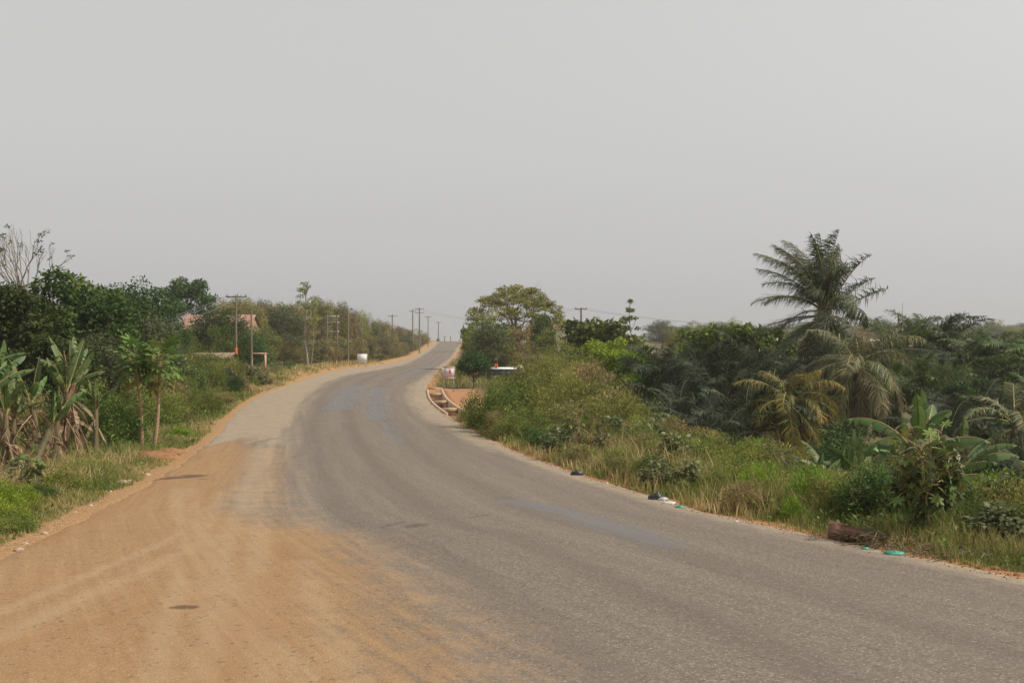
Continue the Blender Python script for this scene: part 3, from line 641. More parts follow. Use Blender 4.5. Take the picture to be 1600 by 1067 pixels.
# banana plants -----------------------------------------------------------
def banana_leaf(name, r, L, w, elev, droop, mat, tatter=.4, seg=13, tint=.5, fold=.25):
    s = np.linspace(0, 1, seg); ang = elev - droop * s ** 1.6; p = np.zeros((seg, 3)); st = L / (seg - 1)
    for k in range(1, seg): p[k] = p[k - 1] + np.array([math.cos(ang[k - 1]), 0, math.sin(ang[k - 1])]) * st
    mb = MB(); mb.tube(p, np.linspace(.03, .006, seg), 4, 1); tin = [np.full(mb.n, .9)]
    d = unit(np.gradient(p, axis=0)); up = np.cross(d, np.array([0, 1., 0])); up = np.where(up[:, 2:3] < 0, -up, up)
    wid = w * .5 * np.sin(np.clip((s - .14) / .86, 0, 1) * np.pi) ** .55
    for sgn in (-1, 1):
        k = 2
        while k < seg - 1:
            m_ = min(seg - 1, k + int(r.integers(1, 4)) if r.random() < tatter * 1.6 else k + 4); hang = (fold + tatter * .9 * r.random())
            idx = np.arange(k, m_ + 1); a = p[idx]; sd_ = np.array([[0, sgn, 0.]]) * math.cos(hang) - up[idx] * math.sin(hang) * 1.0
            gap = np.zeros(len(idx)); gap[0] = .1 * st; gap[-1] = -.1 * st
            ww = wid[idx] * (1 + r.normal() * .07); b_ = a + sd_ * ww[:, None] * .55 + d[idx] * (gap[:, None] + .1 * w * .5); c_ = a + (sd_ * .93 - up[idx] * .28 + np.array([[0, 0, -.15]])) * ww[:, None] + d[idx] * (gap[:, None] * 2 + .16 * w * .5)
            n = len(idx); V = np.concatenate([a, b_, c_]); q = np.arange(n - 1)
            mb.add(V, np.concatenate([np.stack([q, q + 1, q + n + 1, q + n], 1), np.stack([q + n, q + n + 1, q + 2 * n + 1, q + 2 * n], 1)]), 0)
            tin.append(np.clip(np.full(3 * n, tint + r.normal() * .24) + r.normal(size=3 * n) * .06, 0, 1)); k = m_
    VV = np.concatenate(mb.V); F = []; M = []
    for k in (3, 4):
        if mb.F[k]: F.append(np.concatenate(mb.F[k])); M.append(np.concatenate(mb.M[k]))
    return mesh_np(name, VV, F, [mat, PETIOLE if mat is BANANA else DRYLEAF], np.concatenate(tin), midx=np.concatenate(M))

_r = np.random.default_rng(50)
BLV = [banana_leaf('banana_leaf', _r, 2.0, .40, math.radians(e), math.radians(dp), BANANA, tt) for e, dp, tt in [(86, 12, .25), (70, 50, .55), (56, 80, .7), (42, 80, .75), (62, 70, .5), (28, 78, .9), (14, 70, .9), (80, 28, 1.0), (70, 60, 1.0)]]
BDV = [banana_leaf('dead_leaf', _r, 1.5, .26, math.radians(e), math.radians(dp), DRYLEAF, .9, fold=1.2) for e, dp in [(-30, 62), (-55, 38), (10, 100), (-72, 18), (84, 14), (70, 46)]]

def banana(label, px, Y, h, seed, n=7, dead=4, group=None, stem=.55, base=None, leafscale=1.0, order=(3, 5, 1, 6, 2, 4, 5)):
    r = np.random.default_rng(seed); x = at(px, Y); z = (float(T(x, Y)) if base is None else base) - .08
    e = thing('banana_plant', label, 'banana plant', (x, Y, z), r.random() * 6.28, group)
    hs = h * stem; mb = MB(); s = np.linspace(0, 1, 6); lean = r.normal() * .12 * h
    mb.tube(np.stack([lean * s ** 1.3, s * 0, hs * s], 1), .11 - .05 * s, 7); obj('stem', mb.build('banana_stem', STEMG, True), e)
    top = np.array([lean, 0, hs - .05]); sc = (h - hs) / 1.9 * leafscale
    for k in range(n):
        j = 0 if k == 0 else order[(k + seed) % 7]; az = k * 2.4 + r.normal() * .3; s_ = sc * (.85 + .3 * r.random())
        obj('leaf', BLV[j], e, top, (r.normal() * .3, 0, az), (s_, s_, s_))
    for k in range(dead):
        az = k * 2.4 + 1.1 + r.normal() * .4; s_ = sc * (.75 + .35 * r.random())
        obj('dead_leaf', BDV[(k + seed) % 4 if k % 4 else 4 + (k // 4 + seed) % 2], e, top - np.array([0, 0, .12 + .1 * k]), (r.normal() * .4, 0, az), (s_, s_, s_))
    return e

# papaya-like plants --------------------------------------------------------
def lobed_leaf(name, mat, size=.5, lobes=7, pet=.55, seed=1, tint=.5, deep=.42):
    r = np.random.default_rng(seed); mb = MB()
    pp = np.array([[0, 0, 0], [pet * .5, 0, pet * .16], [pet, 0, pet * .12]]); mb.tube(pp, [.012, .01, .008], 4, 1); n0 = mb.n
    c = pp[-1]; rim = []
    for k in range(lobes):
        a0 = math.radians(-140 + 280 * k / (lobes - 1)); Lb = size * (1 - .35 * abs(k - (lobes - 1) / 2) / ((lobes - 1) / 2)); da = math.radians(280 / (lobes - 1))
        for f, q in [(-.5, deep), (-.27, .78), (0, 1.0), (.27, .78)]:
            a = a0 + da * f; rim.append(c + np.array([math.cos(a), math.sin(a), 0]) * Lb * q + np.array([0, 0, -.22 * Lb * q * q + r.normal() * .02 * size + (.05 * size if q < .5 else 0)]))
    V = np.concatenate([[c], rim]); n = len(rim); q = np.arange(1, n)
    mb.add(V, np.stack([np.zeros(n - 1, int), q, q + 1], 1), 0)
    tn = np.concatenate([np.full(n0, .9), np.clip(tint + r.normal(size=n + 1) * .08, 0, 1)])
    VV = np.concatenate(mb.V); F = []; M = []
    for k in (3, 4):
        if mb.F[k]: F.append(np.concatenate(mb.F[k])); M.append(np.concatenate(mb.M[k]))
    return mesh_np(name, VV, F, [mat, PETIOLE], tn, midx=np.concatenate(M))
PLG = [lobed_leaf('papaya_leaf', PAPL, .36, 7, .52, k, .5 + .12 * k) for k in range(3)]
PLY = [lobed_leaf('yellow_leaf', YPALM, .40, 7, .5, 9, .55)]
PLS = [lobed_leaf('castor_leaf', PAPL if k == 2 else GREYG, .125, 7, .12, 20 + k, .2 + .25 * k, .5) for k in range(3)]

def papaya(label, px, Y, top_row, seed, lean=0.0, n=26, group=None, yellow=3, fruit=0):
    r = np.random.default_rng(seed); x = at(px, Y); z = float(T(x, Y)) - .05; H = zrow(top_row, Y) - z
    e = thing('papaya_tree', label, 'papaya tree', (x, Y, z), 0, group); mb = MB(); s = np.linspace(0, 1, 8)
    pts = np.stack([lean * s + .05 * np.sin(s * 4), s * 0, -.1 + (H * .86 + .1) * s], 1); mb.tube(pts, .075 - .03 * s, 8); obj('trunk', mb.build('papaya_trunk', PAPBARK, True), e)
    for k in range(n):
        q = k / n; pos = pts[-1] + np.array([0, 0, 0.1 - .34 * q]); el = math.radians(48 - 95 * q + r.normal() * 10); az = k * 2.4 + r.normal() * .2; s_ = .75 + .5 * r.random()
        obj('leaf', PLG[k % 3], e, pos, (r.normal() * .25, -el, az), (s_, s_, s_))
    for k in range(yellow):
        az = k * 2.1 + .4; obj('yellow_leaf', PLY[0], e, pts[-1] - np.array([0, 0, .5 + .06 * k]), (.2, .75, az), (.9, .9, .9))
    for k in range(fruit):
        a = k * 2.4; mb = MB(); t_ = np.linspace(0, np.pi, 6); c = np.array([math.cos(a) * .12, math.sin(a) * .12, -.35 - .09 * (k // 3)])
        mb.tube(np.stack([t_ * 0, t_ * 0, np.cos(t_) * .12], 1) + c, np.sin(t_) * .065 + .002, 7); obj('fruit', mb.build('papaya_fruit', PETIOLE, True), e, pts[-1])
    return e

# ------------------------------------------------------------------ left side of the road
plant('leafy', 'broadleaf_tree', 'big dark green broadleaf tree directly behind the banana clump', 'tree', 118, 50, 411, 200)
plant('leafy2', 'broadleaf_tree', 'green broadleaf tree at the foot of the nearly bare tree', 'tree', 10, 47, 436, 190)
plant('leafy2', 'broadleaf_tree', 'green broadleaf tree behind banana clump, half out of frame', 'tree', -55, 46, 440, 170)
plant('leafy', 'broadleaf_tree', 'second dark broadleaf crown beside the big one behind the bananas', 'tree', 168, 56, 440, 130)
plant('bare', 'bare_tree', 'nearly bare tree with upswept pale branches above the broadleaf trees', 'tree', 44, 58, 352, 135, rz=.6)
plant('mango', 'round_tree', 'dense round-crowned green tree beside the dark tiered tree', 'tree', 212, 78, 427, 140)
plant('greybush', 'grey_green_tree', 'low grey-green spreading tree in front of the round tree', 'tree', 225, 64, 478, 130)
plant('mango', 'low_tree', 'low green tree between the grey-green tree and the house', 'tree', 262, 86, 492, 90)
plant('darktree', 'dark_tree', 'dark flat-tiered tree rising behind the rusty-roofed house', 'tree', 298, 128, 427, 92)
plant('mango', 'garden_tree', 'round green tree in front of the rusty-roofed house', 'tree', 346, 108, 474, 100)
plant('thick', 'broadleaf_tree', 'grey-green tree tucked between big broadleaf tree and papayas', 'tree', 165, 44, 520, 130)
plant('leafy2', 'broadleaf_tree', 'low leafy tree filling the gap under the big broadleaf tree', 'tree', 80, 41, 515, 150)
plant('slender', 'slender_tree', 'tall slender pale-trunked tree with a sparse tuft on top', 'tree', 481, 116, 443, 42)
plant('slender', 'leaning_tree', 'short slender tree leaning against the tall pale-trunked one', 'tree', 485, 115.5, 486, 16).rotation_euler[1] = -.05
# hillside thicket behind and along the road
rr_ = np.random.default_rng(61)
nm_ = {'bush_green': 'green fine-leaved', 'bush_feather': 'olive feathery', 'bush_dry': 'dry brown twiggy', 'bush_bright': 'bright green', 'bush_broad': 'grey-green broad-leaved', 'bush_dark': 'dark green'}
sky_pts = np.array([(330, 470), (352, 463), (370, 462), (400, 470), (430, 468), (455, 474), (480, 470), (505, 463), (525, 468), (545, 476), (565, 486), (585, 494), (605, 503), (625, 508), (645, 510), (662, 519), (676, 527)])
for k in range(46):
    px = 338 + (672 - 338) * (k + rr_.random()) / 46; Y = np.interp(px, [330, 420, 500, 560, 620, 676], [160, 150, 158, 178, 235, 318]) + rr_.normal() * 7
    if at(px, Y) > XL(Y) - 5: Y += 25
    kk = ['dry1', 'dry2', 'dry1', 'thick', 'dry1', 'dry1'][k % 6]
    if at(px, Y) > XL(Y) - 3.0: continue
    top = np.interp(px, sky_pts[:, 0], sky_pts[:, 1]) + abs(rr_.normal()) * 7
    plant(kk, 'thicket_tree', {'dry1': 'brownish dry-season tree in the hillside thicket', 'dry2': 'olive tree in the hillside thicket', 'thick': 'grey-green tree in the hillside thicket'}[kk], 'tree', px, Y, top, np.interp(px, [330, 676], [62, 30]) * (.8 + .5 * rr_.random()), 'hillside thicket left of the road')
for k in range(44):
    px = 400 + (668 - 400) * (k + rr_.random()) / 44; Ya = np.interp(px, [395, 450, 500, 560, 620, 676], [118, 126, 132, 150, 200, 300]) + rr_.normal() * 5
    for _ in range(20):
        if at(px, Ya) > XL(Ya) - 2.4: Ya += 4
    if at(px, Ya) > XL(Ya) - 2.0: continue
    kk = ['dry1', 'bush_dry', 'thick', 'dry1', 'bush_feather', 'bush_dry'][k % 6]
    lab = {'dry2': 'low olive tree at the front of the hillside thicket', 'thick': 'low grey-green tree at the front of the thicket', 'dry1': 'low brownish tree at the front of the thicket', 'bush_feather': 'olive scrub bush at the foot of the hillside thicket', 'bush_dry': 'brown scrub bush at the foot of the hillside thicket'}[kk]
    plant(kk, 'scrub_tree' if kk[:4] != 'bush' else 'scrub_bush', lab, 'tree' if kk[:4] != 'bush' else 'bush', px, Ya, h=2.2 + 2.6 * rr_.random(), w=3.2 + 2 * rr_.random(), group='scrub at the front of the hillside thicket')
for k in range(22):
    px = 268 + 145 * (k + rr_.random()) / 22; Y = 103 + 8 * rr_.random(); kk = ['bush_green', 'bush_feather', 'bush_dark'][k % 3]
    plant(kk, 'garden_bush', {'bush_green': 'green fine-leaved bush below the rusty-roofed house', 'bush_feather': 'olive bush below the rusty-roofed house', 'bush_dark': 'dark green bush below the rusty-roofed house'}[kk], 'bush', px, Y, top=507 + 10 * rr_.random(), w=3.4 + rr_.random(), group='bushes below the house')
for k in range(16):
    px = 285 + 130 * (k + rr_.random()) / 16; Y = 72 + 8 * rr_.random(); kk = ['bush_green', 'bush_feather', 'bush_dark', 'bush_dry'][k % 4]
    plant(kk, 'shrub', nm_[kk] + ' shrub in front of the low shed', 'shrub', px, Y, top=np.interp(px, [285, 370, 415], [547, 552, 585]) + 9 * rr_.random(), w=2.6 + rr_.random(), group='shrubs before the shed')
# scrub on the flat brown field and by the house
for k in range(34):
    px = 300 + 300 * rr_.random(); Y = 84 + 40 * rr_.random()
    if at(px, Y) > XL(Y) - 2.5: continue
    kk = ['bush_dry', 'bush_feather', 'bush_dry', 'bush_broad', 'bush_dark'][k % 5]
    plant(kk, 'field_bush', {'bush_dry': 'knee-high brown bush in the dry field by the poles', 'bush_feather': 'knee-high olive bush in the dry field by the poles', 'bush_broad': 'leafy grey-green bush in the dry field by the poles', 'bush_dark': 'small dark green bush in the dry field by the poles'}[kk], 'bush', px, Y, h=.6 + .8 * rr_.random(), w=1.6 + 1.6 * rr_.random(), group='bushes in the dry field')
# the bank of shrubs between the papayas and the bend
for k in range(96):
    Y = 33 + 45 * ((k + rr_.random()) / 96) ** .9; d = .9 + 13 * rr_.random() ** 1.2
    x = XL(Y) - d; px = 800 + x / Y * FPX
    if px < -60: continue
    if 195 < px < 275 and Y < 37: continue
    kk = ['bush_green', 'bush_feather', 'bush_green', 'bush_dark', 'bush_broad', 'bush_dry', 'bush_feather'][k % 7]
    hh = min(.55 + d * .42, 2.7) * (.75 + .4 * rr_.random())
    plant(kk, 'shrub', {'bush_green': 'green fine-leaved shrub on the left verge before the bend', 'bush_feather': 'olive feathery shrub on the left verge before the bend', 'bush_dark': 'dark green shrub on the left verge before the bend', 'bush_broad': 'grey-green broad-leaved shrub on the left verge before the bend', 'bush_dry': 'dry brown shrub on the left verge before the bend', 'bush_bright': 'bright green weedy shrub on the left verge before the bend'}[kk], 'shrub', px, Y, h=hh, w=max(1.3, hh * 1.25), group='shrubs on the left verge')
plant('bush_dark', 'crest_bush', 'tiny dark bush at the roadside on the very crest', 'bush', 684.5, 352, h=1.5, w=1.6)
# banana clump
for k, (px, Y, h, n, dd) in enumerate([(-28, 24, 3.4, 9, 6), (30, 26.5, 3.7, 4, 11), (62, 27, 3.8, 4, 11), (105, 28, 3.6, 6, 8), (8, 24.5, 2.9, 6, 8), (128, 29, 3.2, 7, 5), (84, 25.5, 2.7, 4, 11), (48, 24.6, 2.4, 4, 11), (150, 30, 2.6, 6, 4), (-5, 27.5, 3.9, 7, 5), (20, 25.5, 2.6, 6, 8), (68, 26, 3.2, 4, 10)]):
    banana('mostly withered brown banana plant in the roadside clump' if dd >= 10 else ('green banana plant with ragged leaves in the roadside clump' if n >= 6 else 'half-dried banana plant in the roadside clump'), px, Y, h, 100 + k, n, dd, 'banana clump on the left verge', stem=.6, leafscale=.94, order=(7, 4, 8, 1, 8, 7, 8))
papaya('upright papaya tree with a yellow leaf beneath its crown', 222, 33.5, 538, 1, -.18, 34, 'papaya pair', 3, 4)
papaya('papaya tree whose trunk leans away from its neighbour', 239, 33.5, 538, 2, .28, 34, 'papaya pair', 5)
# weeds in front of the bananas
for k, (px, Y, kk, h, w) in enumerate([(5, 17.6, 'bush_fern', .75, 1.0), (38, 18.7, 'bush_fern', .6, .9), (-25, 16.3, 'bush_fern', .8, 1.1), (24, 16.3, 'bush_fern', .42, .7), (60, 19.6, 'bush_feather', .6, .8), (8, 15.2, 'bush_feather', .4, .7), (48, 17.3, 'bush_feather', .4, .7), (-10, 18.5, 'bush_green', .8, 1.0), (80, 20.6, 'bush_fern', .55, .8), (95, 21, 'bush_green', .75, 1.2), (125, 23.5, 'bush_green', .7, 1.2), (30, 22, 'bush_broad', .8, 1.2), (70, 19.5, 'bush_dark', .5, 1.0), (20, 15.6, 'bush_green', .45, .9), (150, 25.5, 'bush_feather', .6, 1.1), (280, 37.5, 'bush_fern', .5, 1.2), (180, 29.5, 'bush_dark', .5, 1)]):
    plant(kk, 'weed_clump', {'bush_fern': 'feathery bright green weed clump before the bananas', 'bush_bright': 'low bright green weed clump at the sandy edge before bananas', 'bush_green': 'low fine-leaved green weed clump before the bananas', 'bush_broad': 'broad-leaved weed clump before the bananas', 'bush_dark': 'low dark green weed clump before the bananas', 'bush_feather': 'low olive weed clump before the bananas'}[kk], 'weeds', px, Y, h=h, w=w, group='weeds before the banana clump')

# ------------------------------------------------------------------ right side of the road
plant('umbrella', 'umbrella_tree', 'tall spreading flat-topped tree standing above the roadside thicket', 'tree', 808, 118, 440, 168, base=1.8)
plant('dry2', 'thicket_tree', 'tall brown-olive tree overhanging the right road edge', 'tree', 762, 98, 488, 92)
plant('darktree', 'thicket_tree', 'dark leafy tree behind the small dark tree', 'tree', 790, 104, 500, 80)
plant('dry1', 'thicket_tree', 'russet dry tree under the flat-topped tree', 'tree', 815, 100, 505, 80)
plant('bigleaf', 'thicket_tree', 'dark ragged tree at the road edge where it climbs to the crest', 'tree', 738, 106, 500, 40)
plant('dry2', 'thicket_tree', 'olive tree right of the flat-topped tree', 'tree', 858, 92, 515, 90)
plant('leafy', 'thicket_tree', 'leafy green tree under the right half of the flat-topped tree', 'tree', 845, 112, 484, 50)
plant('dry2', 'thicket_tree', 'olive tree below the brown-roofed house', 'tree', 880, 84, 530, 80)
plant('thick', 'thicket_tree', 'grey-green tree right of the brown-roofed house', 'tree', 905, 88, 515, 70)
for k, (px, Y, tp, wp) in enumerate([(732, 135, 528, 30), (742, 160, 520, 40), (734, 190, 528, 22), (728, 245, 530, 16)]):
    plant('dry2' if k % 2 else 'dry1', 'roadside_tree', 'dry olive-brown tree lining the right edge towards the crest', 'tree', px, Y, tp, wp, 'trees lining the climb to the crest')
plant('thick', 'thicket_tree', 'dense dark tree right behind the small dark tree by the stall', 'tree', 764, 90, 502, 84)
plant('darklow', 'small_tree', 'small dark dense round tree standing on bare earth by the sign', 'tree', 741, 72, 545, 58)
plant('bush_feather', 'shrub', 'yellowish shrub between the sign and the small dark tree', 'shrub', 714, 80, 556, 34)
plant('tiered', 'broadleaf_tree', 'leafy green tree with a tiered spire rising behind it', 'tree', 985, 92, 471, 90)
plant('bigleaf', 'broadleaf_tree', 'broad green tree beside the lone pole', 'tree', 945, 88, 484, 130)
plant('bright', 'bright_tree', 'bright yellow-green leafy tree before the broad green tree', 'tree', 962, 62, 520, 135)
plant('bright', 'bright_tree', 'bright green low tree beside the pink house', 'tree', 1004, 58, 540, 80)
plant('bigleaf', 'big_leaf_tree', 'large-leaved tree behind the oil palms', 'tree', 1105, 60, 492, 120)
plant('bigleaf', 'big_leaf_tree', 'large-leaved tree touching the windblown palm crown', 'tree', 1186, 62, 490, 110)
plant('dry1', 'dry_tree', 'leafless-looking dry tree behind the oil palms', 'tree', 1052, 95, 512, 50)
plant('dry2', 'far_tree', 'far olive tree seen between the large-leaved trees', 'tree', 1150, 130, 500, 70)
# oil palm grove
OPV = {}
_r = np.random.default_rng(70)
for key, mt in (('grey', OILP), ('green', OILG)):
    OPV[key] = [(math.radians(e), frond_mesh('oil_palm_frond', _r, 4.0, math.radians(e), math.radians(58 + e * .25), mt, 66, .80, .6, .045, (-.1, 0, 0), .15, .42), 4.0) for e in (80, 68, 56, 44, 30, 14, -4, -24)]
grove = [(1042, 48, 604, 3.4), (1092, 52, 597, 3.6), (1062, 40, 667, 2.8), (1130, 45, 624, 3.5), (1168, 52, 602, 3.6), (1112, 38, 697, 2.8), (1165, 40, 680, 3.1), (1207, 52, 624, 3.4), (1255, 54, 598, 3.4), (1292, 54, 638, 3.1), (1400, 58, 550, 3.4), (1437, 62, 538, 3.4), (1472, 62, 544, 3.4), (1390, 52, 623, 3.2), (1445, 50, 616, 3.2), (1505, 54, 586, 3.4), (1550, 55, 572, 3.5), (1595, 52, 578, 3.6), (1520, 40, 678, 3.0), (1575, 40, 688, 3.1), (1620, 42, 658, 3.1), (1478, 38, 703, 2.7), (1342, 56, 638, 3.0), (1650, 48, 588, 3.2), (1370, 60, 573, 3.2), (1525, 60, 578, 3.2), (1550, 33, 743, 2.2), (1605, 31, 758, 2.1)]
for k, (px, Y, row, L) in enumerate(grove):
    wh = 'beside the pink house' if px < 1075 else 'below the large-leaved trees' if px < 1212 else 'crowded among the coconut palms' if px < 1350 else 'behind the banana plants' if px < 1485 else 'below the cream blocks'
    gr = px > 1360
    palm('oil_palm', ('green' if gr else 'dark grey-green') + ' oil palm ' + wh + ' in the grove', px, Y, row, L, OILP, 26, .22, 200 + k, 'oil palm grove', variants=OPV['green' if gr and k % 3 else 'grey'], emax=88, emin=-14 - 10 * (k % 3), skirt=k % 3)
# coconut palms
wind = (-.85, 0, .05)
rx_ = np.random.default_rng(17)
ex = [(4, 60, 4, .92), (-8, 18, 14, .85), (12, 34, 30, .8)]
for k in range(46):
    q = (k + .5) / 46; az_ = math.degrees(k * 2.39996) + rx_.normal() * 10; rt = math.cos(math.radians(az_)) > .4
    if q < .38: ex.append((az_, 88 - 34 * q / .38 + rx_.normal() * 5, 38 + 34 * rx_.random(), (1.12 + .14 * rx_.random()) * (.85 if rt else 1)))
    elif q < .66: ex.append((az_, 52 - 52 * (q - .38) / .28 + rx_.normal() * 8, 72 + 30 * rx_.random(), (.84 + .14 * rx_.random()) * (.75 if rt else 1)))
    else: ex.append((az_, -4 - 66 * (q - .66) / .34 + rx_.normal() * 8, 30 + 30 * rx_.random(), .82 + .2 * rx_.random()))
palm('coconut_palm', 'tallest coconut palm, its fronds swept sideways by wind', 1288, 57, 486, 4.4, PALM, 49, .16, 301, wind=wind, explicit=ex, leaf=1.15, hang=1.2, width=.045, lean=.3, nlf=74, messy=.2, tint=.34)
palm('coconut_palm', 'mid-height coconut palm with long drooping fronds and yellow stalks', 1338, 44, 566, 3.0, PALM, 26, .15, 302, wind=(-.12, 0, 0), emax=70, emin=-70, leaf=.9, hang=1.8, width=.036, nuts=True, tint=.68, tipdry=.3, nlf=62)
palm('coconut_palm', 'short coconut palm with yellowing fronds and a brown dead-leaf skirt', 1234, 39, 626, 2.35, YPALM, 22, .16, 303, emax=82, emin=-55, leaf=.7, hang=1.5, width=.034, skirt=16, tint=.25, tipdry=.6, nlf=56)
palm('coconut_palm', 'young coconut palm with yellow-green fronds at the edge of the grove', 1585, 34, 660, 2.3, PALM, 18, .13, 304, emax=80, emin=-50, leaf=.5, tint=.62, tipdry=.3, nlf=44)
# bananas below the palms
for k, (px, Y, top, n, dd, st, lb) in enumerate([(1300, 27, 672, 9, 1, .3, 0), (1268, 26, 690, 7, 1, .25, 0), (1345, 27, 690, 7, 3, .3, 0), (1385, 26, 658, 8, 2, .35, 0), (1446, 25, 598, 11, 1, .5, 1), (1478, 27, 660, 8, 1, .4, 0), (1418, 28, 640, 7, 1, .4, 0), (1325, 29, 668, 7, 2, .3, 0), (1500, 30, 650, 7, 1, .45, 0)]):
    x_ = at(px, Y); hh = zrow(top, Y) - float(T(x_, Y))
    banana('tall banana plant with arching striped leaves above the castor plant' if lb else 'low green banana plant at the foot of the coconut palms', px, Y, hh, 140 + k, n, dd, None if lb else 'low bananas below the palms', stem=st, leafscale=1.0 if not lb else 1.1)
# castor plant at the road edge
def castor(label, px, Y, h, seed, nb=22, group=None):
    r = np.random.default_rng(seed); x = at(px, Y); z = float(T(x, Y)) - .05; e = thing('castor_plant', label, 'castor plant', (x, Y, z), 0, group)
    mb = MB(); tips = []
    for q in range(3):
        b0 = np.array([q * .01, 0, -.05]); t0 = np.array([r.normal() * .12 * h, r.normal() * .1 * h, h * (.66 + .1 * q)])
        p = limb(mb, r, b0, t0, .026, .014, 6, .05, 5)
        for k in range(nb // 3):
            s = p[r.integers(3, 6)]; a = r.random() * 6.28; tp = s + np.array([math.cos(a) * .3, math.sin(a) * .3, .22]) * h * (.3 + .55 * r.random()); limb(mb, r, s, tp, .01, .005, 4, .08, 4); tips.append(tp)
    obj('stems', mb.build('castor_stems', PAPBARK, True), e)
    for i, tp in enumerate(tips):
        for k in range(9):
            s_ = .6 + .7 * r.random(); me = PLS[(i + k) % 3] if r.random() > .06 else PLY[0]
            obj('leaf', me, e, tp - np.array([0, 0, .04 * k]), (r.normal() * .5, -math.radians(35 - 18 * k + r.normal() * 12), k * 2.4 + i), ((s_,) * 3 if me is not PLY[0] else (.28,) * 3))
    return e
castor('castor-like young tree with drooping lobed leaves at the road edge', 1455, 14.9, 1.75, 5, 42)
castor('small castor-like plant with pale lobed leaves on the left weedy verge', 40, 20.5, 1.0, 6, 9)
castor('thin leggy stem with a few pale leaves on the right embankment', 905, 29, 1.7, 7, 6)
# shrubs on the embankment
emb = [(765, 41, 'bush_green', 2.1, 2.4), (795, 39, 'bush_green', 2.3, 2.6), (820, 43, 'bush_green', 2.4, 2.8), (850, 40, 'bush_feather', 2.4, 2.8), (880, 44, 'bush_feather', 3.0, 3.6), (910, 47, 'bush_dry', 3.2, 3.6), (940, 43, 'bush_feather', 2.9, 3.4), (840, 36, 'bush_green', 1.3, 1.7), (800, 36.5, 'bush_green', 1.3, 1.6),
       (965, 40, 'bush_dry', 2.9, 3.0), (985, 37, 'bush_feather', 2.5, 2.8), (930, 37, 'bush_feather', 2.1, 2.5), (890, 36, 'bush_dry', 1.8, 2.2), (1010, 39, 'bush_feather', 2.5, 2.6), (960, 33, 'bush_broad', 1.3, 1.9), (1000, 32, 'bush_green', 1.4, 1.9), (1040, 34, 'bush_dry', 1.9, 2.2), (1065, 33, 'bush_dry', 1.7, 2.0),
       (1080, 29, 'bush_green', 1.3, 1.7), (1050, 30, 'bush_feather', 1.1, 1.5), (1020, 28.5, 'bush_feather', 1.0, 1.5), (1110, 30, 'bush_feather', 1.3, 1.7), (870, 31, 'bush_broad', 1.0, 1.4), (920, 30, 'bush_dry', 1.0, 1.5), (775, 37.5, 'bush_dry', 1.2, 1.5), (745, 42, 'bush_green', .8, 1.1), (735, 44, 'bush_green', .9, 1.2),
       (1145, 28, 'bush_feather', 1.2, 1.7), (1180, 27, 'bush_green', 1.1, 1.6), (1215, 30, 'bush_feather', 1.5, 1.8), (1250, 30, 'bush_feather', .9, 1.5), (1190, 33, 'bush_feather', 1.6, 2.0), (1150, 34, 'bush_dark', 1.6, 2.0), (1100, 35, 'bush_dry', 1.8, 2.2), (1270, 25, 'bush_feather', .75, 1.3), (1225, 24, 'bush_green', .9, 1.5),
       (1330, 21, 'bush_feather', .95, 1.4), (1300, 22, 'bush_feather', .85, 1.4), (1350, 16.5, 'bush_dark', 1.05, 1.25), (1385, 16.4, 'bush_dark', 1.15, 1.2), (1330, 17.3, 'bush_green', .9, 1.1), (1405, 18, 'bush_green', .9, 1.2), (1362, 19, 'bush_feather', 1.25, 1.4), (1300, 36, 'bush_dark', 1.6, 2.6), (1335, 37, 'bush_dark', 1.7, 2.6), (1370, 36, 'bush_dark', 1.6, 2.4), (1320, 41, 'bush_dark', 2.0, 3.0), (1520, 15.8, 'bush_dark', .6, 1.0), (1560, 15.2, 'bush_feather', .7, 1.1), (1600, 14.8, 'bush_green', .75, 1.1), (1585, 17, 'bush_bright', .9, 1.2), (1540, 18, 'bush_bright', .7, 1.1), (1630, 15.5, 'bush_dark', .8, 1.2), (1490, 17.5, 'bush_green', .6, 1.0), (1500, 20, 'bush_dark', .8, 1.3), (1570, 21, 'bush_green', .9, 1.4), (1440, 20, 'bush_dark', .9, 1.3), (1290, 19, 'bush_feather', .9, 1.1), (1610, 19, 'bush_feather', .9, 1.3),
       (830, 60, 'bush_feather', 2.6, 3.6), (860, 64, 'bush_feather', 3.0, 4.0), (900, 60, 'bush_green', 3.0, 3.8), (940, 56, 'bush_dry', 2.2, 3.2), (985, 54, 'bush_feather', 2.0, 3.2), (815, 75, 'bush_green', 2.6, 3.6), (850, 78, 'bush_dry', 3.4, 4.4), (790, 52, 'bush_green', 1.6, 2.4), (1015, 50, 'bush_dark', 2.4, 3.0), (905, 52, 'bush_feather', 3.0, 3.4), (870, 52, 'bush_green', 2.6, 3.2), (830, 50, 'bush_feather', 2.2, 2.8)]
nm = {'bush_green': 'green fine-leaved', 'bush_feather': 'olive feathery', 'bush_dry': 'dry brown twiggy', 'bush_bright': 'bright green', 'bush_broad': 'grey-green broad-leaved', 'bush_dark': 'dark green'}
for px, Y, kk, h, w in emb:
    where = 'near the castor plant' if px > 1270 else ('between coconut palms and road' if px > 1090 else ('on the right embankment' if Y < 49 else 'on the rise behind the embankment'))
    plant(kk, 'shrub', nm[kk] + ' shrub ' + where, 'shrub', px, Y, h=h, w=w, group='shrubs ' + where)
rw = np.random.default_rng(64)
